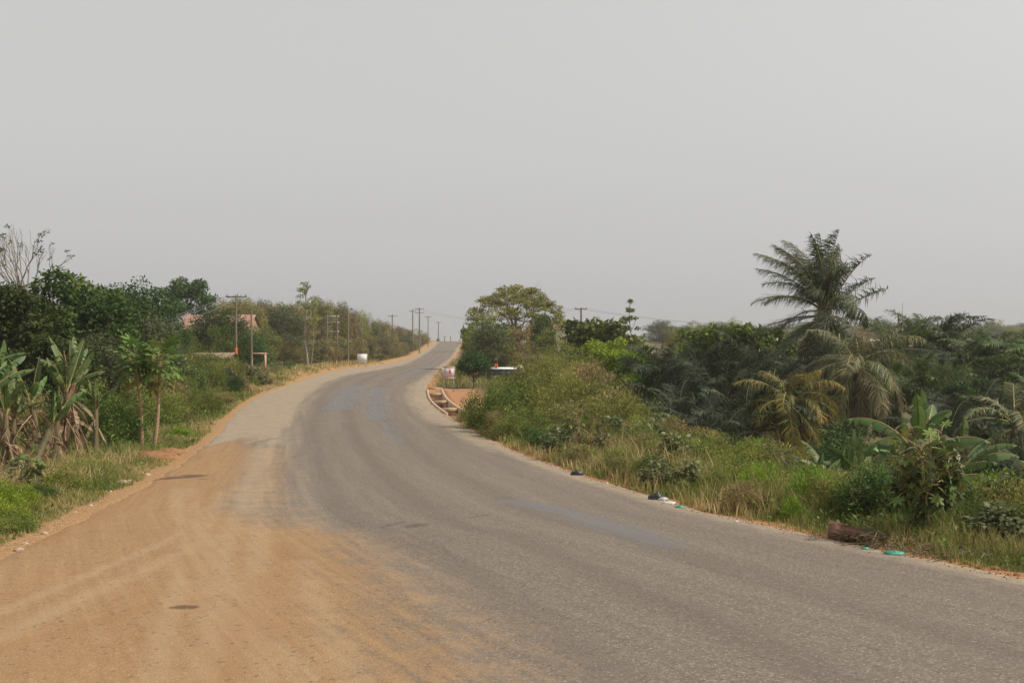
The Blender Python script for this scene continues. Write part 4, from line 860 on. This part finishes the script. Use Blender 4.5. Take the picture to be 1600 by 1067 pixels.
for k in range(92):
    Y = 14.5 * (42 / 14.5) ** ((k + rw.random()) / 92); d = .7 + 6.2 * rw.random() ** 1.1; x = XR(Y) + d; px = 800 + x / Y * FPX
    if px > 1660 or (1280 < px < 1420 and d < 1.6) or (1235 < px < 1520 and Y > 18.5 and d > 3): continue
    kk = ['bush_feather', 'bush_green', 'bush_fern', 'bush_broad', 'bush_feather', 'bush_dry', 'bush_dark'][int(rw.integers(7))]
    hh = (.3 + .14 * d + .45 * rw.random()) * (1.1 if kk == 'bush_feather' else 1)
    plant(kk, 'verge_plant', dict(nm_, bush_fern='light green ferny')[kk] + ' weed bush among grass on the right verge', 'weeds', px, Y, h=hh, w=hh * (1.1 + .7 * rw.random()), group='weed bushes on the right verge')
# far wooded rise on the right
for k in range(80):
    px = 1030 + 640 * ((k * 7 % 80) + rr_.random()) / 80; Y = 230 + 240 * rr_.random()
    kk = ['thick', 'dry2', 'dry1'][k % 3]
    plant(kk, 'far_tree', {'thick': 'hazy green tree on the far rise behind the grove', 'dry2': 'hazy olive tree on the far rise behind the grove', 'dry1': 'hazy brown tree on the far rise behind the grove'}[kk], 'tree', px, Y, h=5 + 3 * rr_.random(), w=9 + 5 * rr_.random(), group='trees on the far rise')
for k in range(26):
    px = 1030 + 620 * (k + rr_.random()) / 26; Y = 95 + 60 * rr_.random()
    kk = ['thick', 'dry2', 'leafy2'][k % 3]
    plant(kk, 'valley_tree', {'thick': 'grey-green tree in the valley beyond the palms', 'dry2': 'olive tree in the valley beyond the palms', 'leafy2': 'green tree in the valley beyond the palms'}[kk], 'tree', px, Y, h=3.0 + 2.0 * rr_.random(), w=5 + 3 * rr_.random(), group='trees in the valley')

# ------------------------------------------------------------------ grasses and ground weeds (nobody could count them)
def blades(name, X, Y, h, w, tint, lean=.35, seed=0):
    r = np.random.default_rng(seed); n = len(X); Z = T(X, Y) - .02
    a = r.random(n) * 6.283; d = np.stack([np.cos(a), np.sin(a), 0 * a], 1); f = r.random(n) * 6.283; s = np.stack([np.cos(f), np.sin(f), 0 * f], 1) * (w * .5)[:, None]
    b = np.stack([X, Y, Z], 1); ln = (lean * (.3 + r.random(n)))[:, None] * h[:, None]
    m_ = b + np.array([0, 0, .55]) * h[:, None] + d * ln * .35; t_ = b + np.array([0, 0, 1]) * h[:, None] * (1 - .25 * r.random(n))[:, None] + d * ln
    V = np.stack([b - s, b + s, m_ + s * .8, m_ - s * .8, t_], 1).reshape(-1, 3); q = np.arange(n)[:, None] * 5
    me = mesh_np(name, V, [q + np.array([[0, 1, 2, 3]]), q + np.array([[3, 2, 4]])], GRASS, np.repeat(np.clip(tint, 0, 1), 5))
    return obj(name, me)

def scatter(n, y0, y1, side, dmax, seed, power=1.0):
    r = np.random.default_rng(seed); Y = y0 * (y1 / y0) ** r.random(n); d = dmax * r.random(n) ** power + .02
    rag = .40 * fbm(Y / 1.3, Y * 0 + side, 77) ** 2 + .18 * r.random(n)
    X = XL(Y) - d - rag if side < 0 else XR(Y) + d + rag * .8
    return X, Y, d, r
def grass_patch(name, label, n, y0, y1, side, dmax, seed, hmin, hmax, w, dry, power=1.0, skip=None):
    X, Y, d, r = scatter(n, y0, y1, side, dmax, seed, power)
    dens = fbm(X / 1.1, Y / 1.1, seed + 3); keep = dens + r.random(n) * .35 > .42 - .25 * smooth01(d, .3, 1.5)
    if skip is not None: keep &= ~skip(X, Y, d)
    X, Y, d = X[keep], Y[keep], d[keep]; n = len(X)
    hh = (hmin + (hmax - hmin) * fbm(X / .9, Y / .9, seed + 5) ** 1.2 * smooth01(d, -.2, 1.6)) * (.55 + .6 * r.random(n))
    tint = dry + (fbm(X / 1.8, Y / 1.8, seed + 8) - .5) * .95 + r.normal(size=n) * .13 + .12 * (1 - smooth01(d, 0, 1))
    o = blades(name, X, Y, hh, w * (.6 + .8 * r.random(n)) * (1 + Y / 60), tint, .5, seed); tag(o, label, 'grass', kind='stuff')
grass_patch('grass', 'mixed green and straw-coloured grass along the left sandy edge', 80000, 11, 40, -1, 6.5, 1, .10, .85, .010, .42, 1.1)
grass_patch('grass', 'low dry grass at the foot of the shrubs before the bend', 26000, 34, 75, -1, 9, 2, .12, .6, .016, .5, 1.3)
grass_patch('grass', 'brown dry grass in the field by the poles', 56000, 66, 150, -1, 22, 3, .15, 1.2, .022, .74, 1.2)
grass_patch('grass', 'tall straw-coloured seeding grass at the foot of the bananas', 9000, 19.5, 29, -1, 4.5, 7, .35, 1.1, .010, .78, .8, lambda X, Y, d: d < .9)
lotf = lambda X, Y, d: (Y > 46) & (Y < 72) & (d < 4.2)
grass_patch('grass', 'tall straw and green grass along the right road edge', 78000, 12.5, 45, 1, 7.5, 4, .10, .85, .010, .40, 1.0, lotf)
grass_patch('grass', 'tall yellowing grass down the right embankment', 42000, 17, 50, 1, 14, 5, .3, 1.4, .013, .56, 1.0, lambda X, Y, d: lotf(X, Y, d) | ((X / Y > .26) & (d > 4.2)))
grass_patch('grass', 'dry grass on the right side of the climbing road', 20000, 46, 200, 1, 14, 6, .15, .8, .022, .62, 1.0, lotf)
def weed_patch(name, label, n, y0, y1, side, dmax, seed, mat, L, hmax):
    X, Y, d, r = scatter(n, y0, y1, side, dmax, seed, 1.0); keep = (fbm(X / 1.4, Y / 1.4, seed) > .52) & ~lotf(X, Y, d if side > 0 else d * 0 + 99)
    X, Y, d = X[keep], Y[keep], d[keep]; n = len(X); Z = T(X, Y) + hmax * r.random(n) * smooth01(d, .1, 1.5)
    C = np.stack([X, Y, Z], 1); nr = unit(np.array([0, 0, .9]) + r.normal(size=(n, 3)) * .5); ax = np.cross(nr, rdirs(n, r)); s = (.6 + .8 * r.random(n)) * (1 + Y / 90)
    V, F, t = kites(C, ax, nr, L * s, L * .55 * s, np.clip(.5 + r.normal(size=n) * .25, 0, 1)); tag(obj(name, mesh_np(name, V, F, mat, t)), label, 'weeds', kind='stuff')
weed_patch('undergrowth', 'small green weeds mixed into the left verge grass', 26000, 12, 60, -1, 10, 11, GREEN, .085, .4)
weed_patch('undergrowth', 'small green weeds mixed into the right verge grass', 34000, 12, 60, 1, 14, 12, GREEN, .085, .45)
weed_patch('undergrowth', 'leafy ground cover under the palms', 26000, 20, 70, 1, 45, 13, DARK, .13, .5)
weed_patch('undergrowth', 'leafy ground cover under the left trees', 26000, 30, 130, -1, 30, 14, GREEN, .12, .6)

# ------------------------------------------------------------------ poles and lines
def pole_mesh(h, r): return MB().tube([(0, 0, -.4), (0, 0, h * .5), (0, 0, h)], [r * 1.15, r, r * .8], 8).build('pole_shaft', WOOD, True)
def utility_pole(label, px, Y, top, arm=1.8, arm_drop=.25, r=.12, group=None, rz=0.0, band=None, double=False, insul=True, base=None):
    x = at(px, Y); z = float(T(x, Y)) if base is None else base; h = zrow(top, Y) - z
    e = thing('utility_pole', label, 'utility pole', (x, Y, z), rz, group)
    obj('shaft', pole_mesh(h, r), e)
    if arm:
        for q in range(2 if double else 1):
            za = h - arm_drop - q * .9
            a = obj('crossarm', MB().box((0, r + .05, za), (arm, .1, .12)).build('crossarm', WOOD), e)
            if insul:
                for s in (-.45, .05, .45):
                    t_ = np.array([0, .04, .08, .12, .16, .2]); obj('insulator', MB().tube(np.stack([t_ * 0 + s * arm, t_ * 0 + r + .05, za + .06 + t_], 1), [.03, .03, .06, .04, .06, .02], 6).build('insulator', BROWNROOF, True), a)
            obj('brace', MB().tube([(-arm * .3, r + .05, za - .05), (0, r, za - .6)], .02, 4).build('brace', GALV), e)
    if band:
        z0 = zrow(band[1], Y) - z; z1 = zrow(band[0], Y) - z
        obj('painted_band', MB().tube([(0, 0, z0), (0, 0, z1)], [r * 1.3, r * 1.3], 10).build('band', ORANGE, True), e)
    return (x, Y, z + h)
pA = utility_pole('wooden power pole with a crossarm and an orange band', 369, 95, 462, 2.0, .1, r=.10, band=(543, 556))
pB = utility_pole('bare wooden pole without crossarm beside the earthen frame', 393, 95, 484, 0, r=.10)
utility_pole('slim pole beside the transformer frame', 544, 138, 487, 0, r=.11)
utility_pole('slim pole behind the white signboard', 565, 142, 500, 0, r=.08)
pC = utility_pole('crossarm pole standing apart down the slope of the crest', 613, 255, 492, 2.4, .3, r=.16)
pD = utility_pole('shorter one of the two crossarm poles standing close together', 645, 250, 483, 1.9, .5, r=.15)
pE = utility_pole('taller one of the two crossarm poles standing close together', 655.5, 245, 481, 2.2, .3, r=.17, double=True)
pF = utility_pole('thin crossarm pole near the crest', 669, 300, 494, 2.0, .2, r=.13)
pG = utility_pole('last crossarm pole at the very crest', 685, 345, 503, 1.8, .2, r=.15)
pH = utility_pole('lone pole with short crossarm above the broad green tree', 908, 132, 481, 1.6, .15, r=.14)
pI = utility_pole('leaning dark pole beyond the grove beside the mast', 1404, 180, 490, 0, r=.2)
def hframe(name, label, px0, px1, Y, top, bars, r, box=None, base=None):
    x0, x1 = at(px0, Y), at(px1, Y); xm = (x0 + x1) / 2; z = float(T(xm, Y)) if base is None else base; h = zrow(top, Y) - z
    e = thing(name, label, 'pole frame', (xm, Y, z))
    for x in (x0 - xm, x1 - xm): obj('post', pole_mesh(h, r), e, (x, 0, 0))
    for row in bars: obj('crossbar', MB().box((0, .12, zrow(row, Y) - z), (x1 - x0 + .5, .1, .13)).build('crossbar', GALV), e)
    if box:
        zc = (zrow(box[2], Y) + zrow(box[3], Y)) / 2 - z; w = (box[1] - box[0]) / FPX * Y; hh = (box[3] - box[2]) / FPX * Y
        b = obj('switch_box', MB().box((at((box[0] + box[1]) / 2, Y) - xm, -.2, zc), (w, .45, hh)).build('switch_box', WHITE), e)
        obj('door', MB().box((at((box[0] + box[1]) / 2, Y) - xm, -.44, zc), (w * .8, .02, hh * .85)).build('box_door', GALV), b)
hframe('transformer_frame', 'two-post timber transformer frame with a white switch box', 511, 527, 136, 492, [494, 504, 518], .1, (514, 522, 544, 555))
hframe('gantry', 'small two-post frame standing over the crest of the road', 694.5, 704, 395, 525, [526], .16)
tag(obj('radio_mast', MB().tube([(0, 0, 0), (0, 0, 9), (0, 0, 17)], [.14, .1, .05], 6).build('mast', GALV), None, on_ground(1410, 190)), 'thin tall mast beyond the grove beside the leaning pole', 'mast')
bpy.data.objects['radio_mast'].scale = (1, 1, (zrow(472, 190) - float(T(at(1410, 190), 190))) / 17)
def wire(label, a, b, sag=.6, r=.018, group='overhead lines'):
    t = np.linspace(0, 1, 15)[:, None]; a = np.array(a, float); b = np.array(b, float); p = a + (b - a) * t; p[:, 2] -= (4 * t * (1 - t))[:, 0] * sag
    o = obj('power_line', MB().tube(p - a, r, 4).build('power_line', WIREM), None, a); tag(o, label, 'cable', group)
off = lambda p, dx, dz: (p[0] + dx, p[1], p[2] + dz)
lf = (at(-140, 46), 46, zrow(505, 46))
for k, (dx, dz) in enumerate([(-.9, 0), (0, .1), (.9, 0)]): wire('slack overhead line running from the banded pole past the banana clump', off(lf, dx, -.18 * k), off(pA, dx * .9, dz), 1.6, .022)
for dx in (-.8, .8):
    wire('overhead line strung between the banded pole and the transformer frame', off(pA, dx, 0), (at(519, 136) + dx, 136, zrow(494, 136)), 1.0, .013)
    wire('overhead line strung from the transformer frame to the sloping crossarm pole', (at(519, 136) + dx, 136.2, zrow(494, 136)), off(pC, dx, -.2), 1.8, .014)
    wire('overhead line strung across from the paired poles to the lone pole', off(pE, dx, 0), off(pH, dx * .7, 0), 2.2, .012)
    wire('overhead line strung between paired poles and last pole at the crest', off(pE, dx, -.1), off(pG, dx, 0), 1.0, .014)
    wire('overhead line strung from the lone pole over the grove to the leaning pole', off(pH, dx * .7, -.1), off(pI, dx, 0), 2.2, .012)
    wire('overhead line leading on from the leaning pole', off(pI, dx, -.1), (at(1720, 210), 210, zrow(505, 210)), 2.0, .013)
# ------------------------------------------------------------------ signs, frame, stall
def sign(name, label, px0, px1, r0, r1, Y, mat, marks=None, base=None):
    x0, x1 = at(px0, Y), at(px1, Y); xm = (x0 + x1) / 2; z = float(T(xm, Y)); e = thing(name, label, 'sign', (xm, Y, z)); w = x1 - x0; zt = zrow(r0, Y) - z; zb = zrow(r1, Y) - z
    p = obj('panel', MB().box((0, 0, (zt + zb) / 2), (w, .04, zt - zb)).build('sign_panel', mat), e)
    for s in (-1, 1): obj('post', MB().box((s * w * .42, .05, zt / 2 - .1), (.06, .06, zt + .15)).build('sign_post', GALV), e)
    obj('frame', MB().box((0, 0, zt + .02), (w + .06, .06, .05)).box((0, 0, zb - .02), (w + .06, .06, .05)).box((-w / 2 - .01, 0, (zt + zb) / 2), (.05, .055, zt - zb)).box((w / 2 + .01, 0, (zt + zb) / 2), (.05, .055, zt - zb)).build('sign_frame', GALV), e)
    for (cx, cz, sx, sz) in (marks or []): obj('print', MB().box((cx * w, -.024, zb + (zt - zb) * cz), (sx * w, .006, sz * (zt - zb))).build('print', REDINK), p)
sign('signboard', 'blank white signboard at the foot of the thicket by the bend', 559, 573.5, 553, 566, 127, WHITE)
sign('signboard', 'faded pinkish signboard beside the drain and bare earth', 692, 710, 573.5, 590.5, 67, TEXT, [(.13, .62, .18, .4), (.0, .08, .9, .1), (0, .93, .7, .06), (-.2, .6, .2, .05), (-.2, .45, .2, .05)])
e = thing('earthen_frame', 'orange-brown timber goalpost-like frame beside the bare pole', 'frame', on_ground(406, 97))
hg = zrow(553.5, 97) - float(T(at(406, 97), 97))
obj('post', MB().box((.55, 0, hg / 2 - .1), (.16, .16, hg + .2)).build('post', PINKWALL), e); obj('post', MB().box((-.75, 0, hg / 2 - .1), (.13, .13, hg + .2)).build('post', PINKWALL), e)
obj('lintel', MB().box((-.1, 0, hg + .07), (1.6, .17, .15)).build('lintel', PINKWALL), e)
# roadside stall behind the embankment shrubs
Ys = 74.0; e = thing('market_stall', 'blue-framed roadside stall with a pale grey sheet top', 'stall', on_ground(787, Ys)); xs = at(787, Ys); zs = float(T(xs, Ys)); zt = zrow(576, Ys) - zs
for sx in (-.85, .85):
    for sy in (-.5, .5): obj('leg', MB().box((sx, sy, zt / 2 - .05), (.06, .06, zt + .1)).build('stall_leg', BLUE), e)
obj('sheet_top', MB().box((0, 0, zt + .03), (1.95, 1.3, .05), tilt=(.10, 'X')).build('sheet_top', WHITE), e)
obj('apron', MB().box((0, -.5, zt - .28), (1.64, .03, .40)).build('apron', BLUE), e)
obj('shelf', MB().box((0, 0, zt * .45), (1.7, 1.0, .04)).build('shelf', WOOD), e)
for k, dx in enumerate((-.62, -.5)):
    t_ = np.array([0, .02, .22, .28, .34]); tag(obj('bottle', MB().tube(np.stack([t_ * 0, t_ * 0, t_], 1), [.06, .065, .065, .03, .03], 8).build('bottle', ORANGE, True), None, (xs + dx, Ys - .1, zs + zt + .05)), 'small orange-red bottle standing on the stall top', 'bottle', 'bottles on the stall')
t_ = np.linspace(0, np.pi, 7); tag(obj('sack', MB().tube(np.stack([t_ * 0 + .05 * np.sin(t_), t_ * 0, .38 - np.cos(t_) * .38], 1), np.sin(t_) ** .6 * .32 + .01, 9).build('sack', CREAM, True), None, (xs + 1.15, Ys, zs + zt - .5)), 'cream bundle perched at the end of the stall', 'sack')
obj('rack', MB().box((0, 0, -.25), (.5, .5, .5)).build('rack', BLACKP), bpy.data.objects['sack'])
# ------------------------------------------------------------------ concrete drain
def drain():
    e = thing('roadside_drain', 'open concrete drain with cross beams along the inner bend', 'drain', (float(XR(60)), 60, float(P(60))))
    o = np.array([XR(60), 60, P(60)]); Y = np.linspace(DR0, DR1, 60)
    def strip(d0, d1, z0, z1, nm):
        V = []; 
        for d, z in ((d0, z0), (d0, z1), (d1, z1), (d1, z0)): V.append(np.stack([XR(Y) + d, Y, P(Y) + z], 1))
        V = np.stack(V, 1).reshape(-1, 3) - o; n = len(Y); F = []
        for k in range(4):
            i = np.arange(n - 1) * 4 + k; j = np.arange(n - 1) * 4 + (k + 1) % 4; F.append(np.stack([i, j, j + 4, i + 4], 1))
        F.append(np.array([[3, 2, 1, 0], [4 * n - 4, 4 * n - 3, 4 * n - 2, 4 * n - 1]])); obj(nm, mesh_np(nm, V, np.concatenate(F), CONC), e)
    strip(.03, .17, -.9, .05, 'side_wall'); strip(.98, 1.14, -.9, .10, 'side_wall'); strip(.2, .98, -.92, -.78, 'channel_floor')
    for y in (50.4, 55.8, 62.5, 69.0): obj('cross_beam', MB().box((float(XR(y)) + .6, y, float(P(y)) - .04), (.80, .9, .2), rz=.25).build('cross_beam', CONC), e, -o)
    c = np.array([XR(DR0) + .65, DR0, P(DR0)]) - o; a = np.linspace(0, 2.6, 12)
    obj('curved_kerb', MB().tube(np.stack([c[0] + .5 + a * .9, c[1] - .05 - a ** 1.5 * .95, c[2] + .05 + a * 0 - a * .04], 1), .08, 6).build('kerb', CONC, True), e)
drain()
# ------------------------------------------------------------------ houses
def house(name, label, px0, px1, Y, eave, ridge, depth, wall, roof, windows=(), rz=0.0, base=None, doors=()):
    x0, x1 = at(px0, Y), at(px1, Y); xm = (x0 + x1) / 2; z = float(T(xm, Y)) - .2 if base is None else base; w = x1 - x0; e = thing(name, label, 'house', (xm, Y, z), rz); he = zrow(eave, Y) - z; hr = zrow(ridge, Y) - z
    wm = MB().box((0, 0, he / 2), (w - .5, depth, he)); ww = (w - .5) / 2; dd = depth / 2
    for sx in (-1, 1): wm.add(np.array([[sx * ww, -dd, he], [sx * ww, dd, he], [sx * ww, 0, hr - .05]]), np.array([[0, 1, 2]]))
    obj('wall', wm.build('house_wall', wall), e)
    n = max(6, int(w / .35))
    for sy in (-1, 1):   # two sheets of ribbed roofing
        xs_ = np.linspace(-w / 2, w / 2, n * 2 + 1); rib = .035 * (np.arange(len(xs_)) % 2); ov = dd + .35; ze = he - .05 - .1
        A = np.stack([xs_, xs_ * 0, hr + rib], 1); B = np.stack([xs_, xs_ * 0 + sy * ov, ze + rib], 1); i = np.arange(len(xs_) - 1); m_ = len(xs_)
        V = np.concatenate([A, B, A - [0, 0, .06], B - [0, 0, .06]]); F = [np.stack([i, i + 1, i + m_ + 1, i + m_], 1), np.stack([i + 2 * m_, i + 2 * m_ + 1, i + 3 * m_ + 1, i + 3 * m_], 1), np.stack([i + m_, i + m_ + 1, i + 3 * m_ + 1, i + 3 * m_], 1)]
        obj('roof_sheet', mesh_np('roof_sheet', V, np.concatenate(F), roof), e)
    for kind, lst in (('window', windows), ('door', doors)):
        for f in lst:
            hw, zc = (.9, he * .62) if kind == 'window' else (1.0, he * .42); hh = 1.0 if kind == 'window' else he * .8
            g_ = obj(kind, MB().box((f * w, -dd - .015, zc), (hw, .05, hh)).build(kind, DARKIN), e)
            obj('lintel', MB().box((f * w, -dd - .03, zc + hh / 2 + .04), (hw + .16, .09, .08)).build('lintel', WHITE), g_); obj('sill', MB().box((f * w, -dd - .03, zc - hh / 2 - .04), (hw + .16, .09, .08)).build('sill', WHITE), g_)
    return e
house('rusty_roof_house', 'long low house with a rusty pink sheet roof behind the garden tree', 289, 400, 122, 514.5, 492, 6, MUDWALL, RUSTROOF, (-.35, .1, .38), doors=(-.2,))
house('shed', 'low shed with a brown roof behind the shrub bank', 300, 368, 88, 557, 551, 3, MUDWALL, BROWNROOF, (.2,))
house('brown_roof_house', 'distant house with a brown roof left of the lone pole', 848, 902, 158, 514, 502, 6, CREAM, BROWNROOF, (-.2, .25))
house('pink_house', 'small pink-walled house half hidden behind the oil palms', 1006, 1040, 78, 581, 566, 4, PINKWALL, RUSTROOF, (.1,))
house('cream_house', 'pale house glimpsed between the large-leaved trees', 1100, 1165, 135, 533, 523, 5, CREAM, PALEROOF, (-.2, .2))
house('cream_house', 'pale house glimpsed left of the windblown palm', 1178, 1215, 128, 536, 521, 5, CREAM, PALEROOF, (0,))
house('cream_building', 'cream block with grey roof left of the far brown scrub', 1478, 1530, 150, 545, 529, 6, CREAM, PALEROOF, (-.3, 0, .3))
house('cream_building', 'long cream block with a low pale roof nearest the grove', 1524, 1585, 146, 551, 536, 6, CREAM, PALEROOF, (-.35, -.1, .15, .38))
house('cream_building', 'cream block partly cut off beyond the right-hand palms', 1588, 1650, 150, 555, 538, 6, CREAM, PALEROOF, (-.25, .2))
house('cream_house', 'small cream house beyond the mid-height coconut palm', 1352, 1412, 150, 540, 530, 5, CREAM, PALEROOF, (-.2, .2))
# ------------------------------------------------------------------ earth, stones and litter
def lump(name, label, cat, x, y, z, sx, sy, sz, mat, seed, group=None, rough=.25, flat=True):
    r = np.random.default_rng(seed); n, m_ = 9, 14; th = np.linspace(0, np.pi / 2 if flat else np.pi, n); ph = np.linspace(0, 2 * np.pi, m_, endpoint=False)
    V = []
    for t_ in th:
        for p_ in ph: V.append([np.sin(t_) * np.cos(p_) * sx, np.sin(t_) * np.sin(p_) * sy, np.cos(t_) * sz])
    V = np.array(V) * (1 + (r.random((len(V), 1)) - .5) * rough) + r.normal(size=(len(V), 3)) * rough * .08 * min(sx, sz); i = np.arange(n - 1)[:, None] * m_ + np.arange(m_); j = np.arange(n - 1)[:, None] * m_ + (np.arange(m_) + 1) % m_
    o = obj(name, mesh_np(name, V, np.stack([i, j, j + m_, i + m_], -1).reshape(-1, 4), mat, smooth=True), None, (x, y, z)); return tag(o, label, cat, group)
def spot(px, py):
    """ground point seen at a photo pixel"""
    Y = np.geomspace(4, 200, 4000); x = at(px, Y); zz = np.maximum(T(x, Y), np.where((x > XL(Y)) & (x < XR(Y)), P(Y), -9)); k = np.argmax(zz >= zrow(py, Y)); return float(x[k]), float(Y[k]), float(zz[k])
x, y, z = spot(222, 722); lump('soil_mound', 'low reddish-brown soil mound on the verge beside the papayas', 'mound', x, y + .6, z - .05, 1.0, .8, .34, SOIL, 1, rough=.12)
x, y, z = spot(255, 712); lump('soil_mound', 'small red earth heap against the larger mound', 'mound', x, y + .6, z - .05, .7, .6, .25, SOIL, 2, rough=.15)
for k, (px, py, s) in enumerate([(192, 755, .16), (203, 752, .1), (165, 768, .08), (230, 742, .1), (215, 748, .08), (118, 800, .06), (70, 832, .06), (30, 858, .07), (40, 848, .05), (98, 808, .05)]):
    x, y, z = spot(px, py); lump('stone', 'pale reddish stone at the foot of the left grass edge', 'stone', x, y, z - .02, s, s * .8, s * .6, STONE, 20 + k, 'stones along the left edge', .4)
for k, (px, py, s) in enumerate([(1475, 872, .05), (1512, 880, .06), (1556, 888, .06), (1590, 898, .05), (1530, 886, .04), (1380, 862, .04), (1440, 872, .04)]):
    x, y, z = spot(px, py); lump('clod', 'red earth clod at the right road edge', 'clod', x, y, z - .01, s, s * .8, s * .6, SOIL, 40 + k, 'clods at the right road edge', .4)
x, y, z = spot(1026, 780); lump('black_bag', 'crumpled black plastic bag at the right road edge', 'bag', x, y, z, .16, .1, .12, BLACKP, 60, rough=.5); lump('wrapper', 'white wrapper lying against the black bag', 'litter', x + .12, y - .1, z, .10, .06, .05, WHITEP, 61, rough=.6)
x, y, z = spot(1045, 786); lump('wrapper', 'flattened pale wrapper beside the black bag', 'litter', x, y, z, .14, .07, .035, WHITEP, 62, rough=.6)
x, y, z = spot(902, 742); lump('black_bag', 'small dark rag or bag on the verge towards the leggy stem', 'bag', x, y, z, .14, .1, .12, BLACKP, 63, rough=.5)
x, y, z = spot(1062, 793); lump('plastic_scrap', 'small teal plastic scrap beyond the black bag', 'litter', x, y, z, .09, .06, .04, GREENP, 64, rough=.6)
x, y, z = spot(1396, 866); lump('plastic_sheet', 'larger crumpled teal plastic sheet beside the old timber', 'litter', x, y, z, .155, .07, .045, GREENP, 65, rough=.5)
x, y, z = spot(1352, 858); lump('plastic_scrap', 'smaller teal plastic scrap at the foot of the old timber', 'litter', x, y, z, .06, .04, .03, GREENP, 66, rough=.5)
for k, (px, py) in enumerate([(1482, 872), (948, 755), (1150, 815)]):
    x, y, z = spot(px, py); lump('wrapper', 'tiny white litter scrap along the right road edge', 'litter', x, y, z, .035, .03, .025, WHITEP, 70 + k, 'litter along the right edge', .6)
for k, (px, py) in enumerate([(142, 790), (172, 768), (210, 730)]):
    x, y, z = spot(px, py); lump('wrapper', 'tiny pale litter scrap along the left grass edge', 'litter', x, y, z, .035, .03, .025, WHITEP, 80 + k, 'litter along the left edge', .6)
# old timber slab propped in the debris
x, y, z = spot(1330, 852)
e = thing('old_timber', 'brown weathered timber slab propped among dead leaves at the road edge', 'timber', (x + .16, y + .42, z - .03), -.45)
def slab():
    t_ = np.linspace(0, 1, 9); L = 1.15; top = .33 - .31 * t_ ** .8 + .012 * np.sin(t_ * 23) + np.where(t_ < .06, -.03, 0); V = []
    for k in range(9):
        xx = -.36 + L * t_[k]; yo = .05 * math.sin(t_[k] * 3) + .12 * t_[k]
        for yy, zz in ((-.02, -.25), (.02, -.25), (.016, top[k]), (-.016, top[k])): V.append([xx + (.02 if zz < 0 else 0), yy + yo + .45 * zz, zz])
    F = []
    for k in range(8):
        for q in range(4): F.append([k * 4 + q, k * 4 + (q + 1) % 4, k * 4 + 4 + (q + 1) % 4, k * 4 + 4 + q])
    F += [[3, 2, 1, 0], [32, 33, 34, 35]]
    return mesh_np('slab', np.array(V), np.array(F), PLANK)
obj('slab', slab(), e)
r = np.random.default_rng(90)
def sticks(name, label, cx, cy, n, spread, L, mat, seed, kind='stuff'):
    r = np.random.default_rng(seed); mb = MB()
    for k in range(n):
        X_ = cx + r.normal() * spread[0]; Y_ = cy + r.normal() * spread[1]; X_ = max(X_, float(XR(Y_)) + .05); Z_ = float(T(X_, Y_)) + .02 + .10 * r.random(); a = r.random() * 6.28; l = L * (.4 + r.random())
        v = np.array([math.cos(a), math.sin(a), r.normal() * .35]) * l; p0 = np.array([X_, Y_, Z_]); mb.tube([p0, p0 + v * .5 + r.normal(size=3) * .02, p0 + v], [.008, .008, .004], 3)
    tag(obj(name, mb.build(name, mat)), label, 'debris', kind=kind)
sticks('dead_sticks', 'tangle of dead stalks and sticks around the old timber', x + .35, y + .22, 220, (.42, .2), .2, DRYLEAF, 5)
sticks('dead_sticks', 'long dry stalks lying over the old timber', x + .3, y + .2, 46, (.35, .16), .42, TWIG, 8)
sticks('dead_sticks', 'dry stalks and leaf litter along the right road edge', x + 1.1, y - .55, 200, (.6, .3), .13, TWIG, 6)
# loose pebbles on the sand and along the edges
def pebbles(name, label, pts, size, mat, seed):
    r = np.random.default_rng(seed); n = len(pts); base = np.array([[1, 0, 0], [0, 1, 0], [-1, 0, 0], [0, -1, 0], [0, 0, .8], [0, 0, -.5]]); fc = np.array([[0, 1, 4], [1, 2, 4], [2, 3, 4], [3, 0, 4], [1, 0, 5], [2, 1, 5], [3, 2, 5], [0, 3, 5]])
    s = size * (.4 + 1.4 * r.random(n) ** 2); V = pts[:, None] + base[None] * s[:, None, None] * (.7 + .6 * r.random((n, 6, 1))); F = np.arange(n)[:, None, None] * 6 + fc[None]
    tag(obj(name, mesh_np(name, V.reshape(-1, 3), F.reshape(-1, 3), mat)), label, 'gravel', kind='stuff')
Yp = 6 + 30 * r.random(2600) ** 1.6; Xp = XL(Yp) + .2 + r.random(2600) ** 1.4 * np.maximum(6.5, 1); pebbles('gravel', 'loose grit and pebbles lying on the orange sand', np.stack([Xp, Yp, P(Yp) + .004], 1), .0075, STONE, 1)
Yp = 10 + 34 * r.random(5200) ** 1.4; Xp = XL(Yp) + r.normal(size=5200) * .22; pebbles('gravel', 'gravel washed against the left grass edge', np.stack([Xp, Yp, np.maximum(T(Xp, Yp), P(Yp)) + .004], 1), .008, STONE, 2)
Yp = 9 + 45 * r.random(5000) ** 1.4; Xp = XR(Yp) + r.normal(size=5000) * .16 + .08; pebbles('gravel', 'gravel and clods along the right road edge', np.stack([Xp, Yp, np.where(Xp < XR(Yp), P(Yp), T(Xp, Yp)) + .008], 1), .009, SOIL, 3)
# ------------------------------------------------------------------ dusty air
def haze():
    m, t, out, N, Lk = nodes('haze'); v = N('ShaderNodeVolumePrincipled'); v.inputs['Color'].default_value = (.93, .92, .90, 1); v.inputs['Density'].default_value = HAZE; v.inputs['Anisotropy'].default_value = .35
    Lk(v.outputs[0], out.inputs['Volume'])
    o = obj('haze', MB().box((0, 1000, 19), (7400, 5200, 48)).build('haze', m)); tag(o, 'pale dusty air', kind='stuff')
HAZE = .00035
haze()
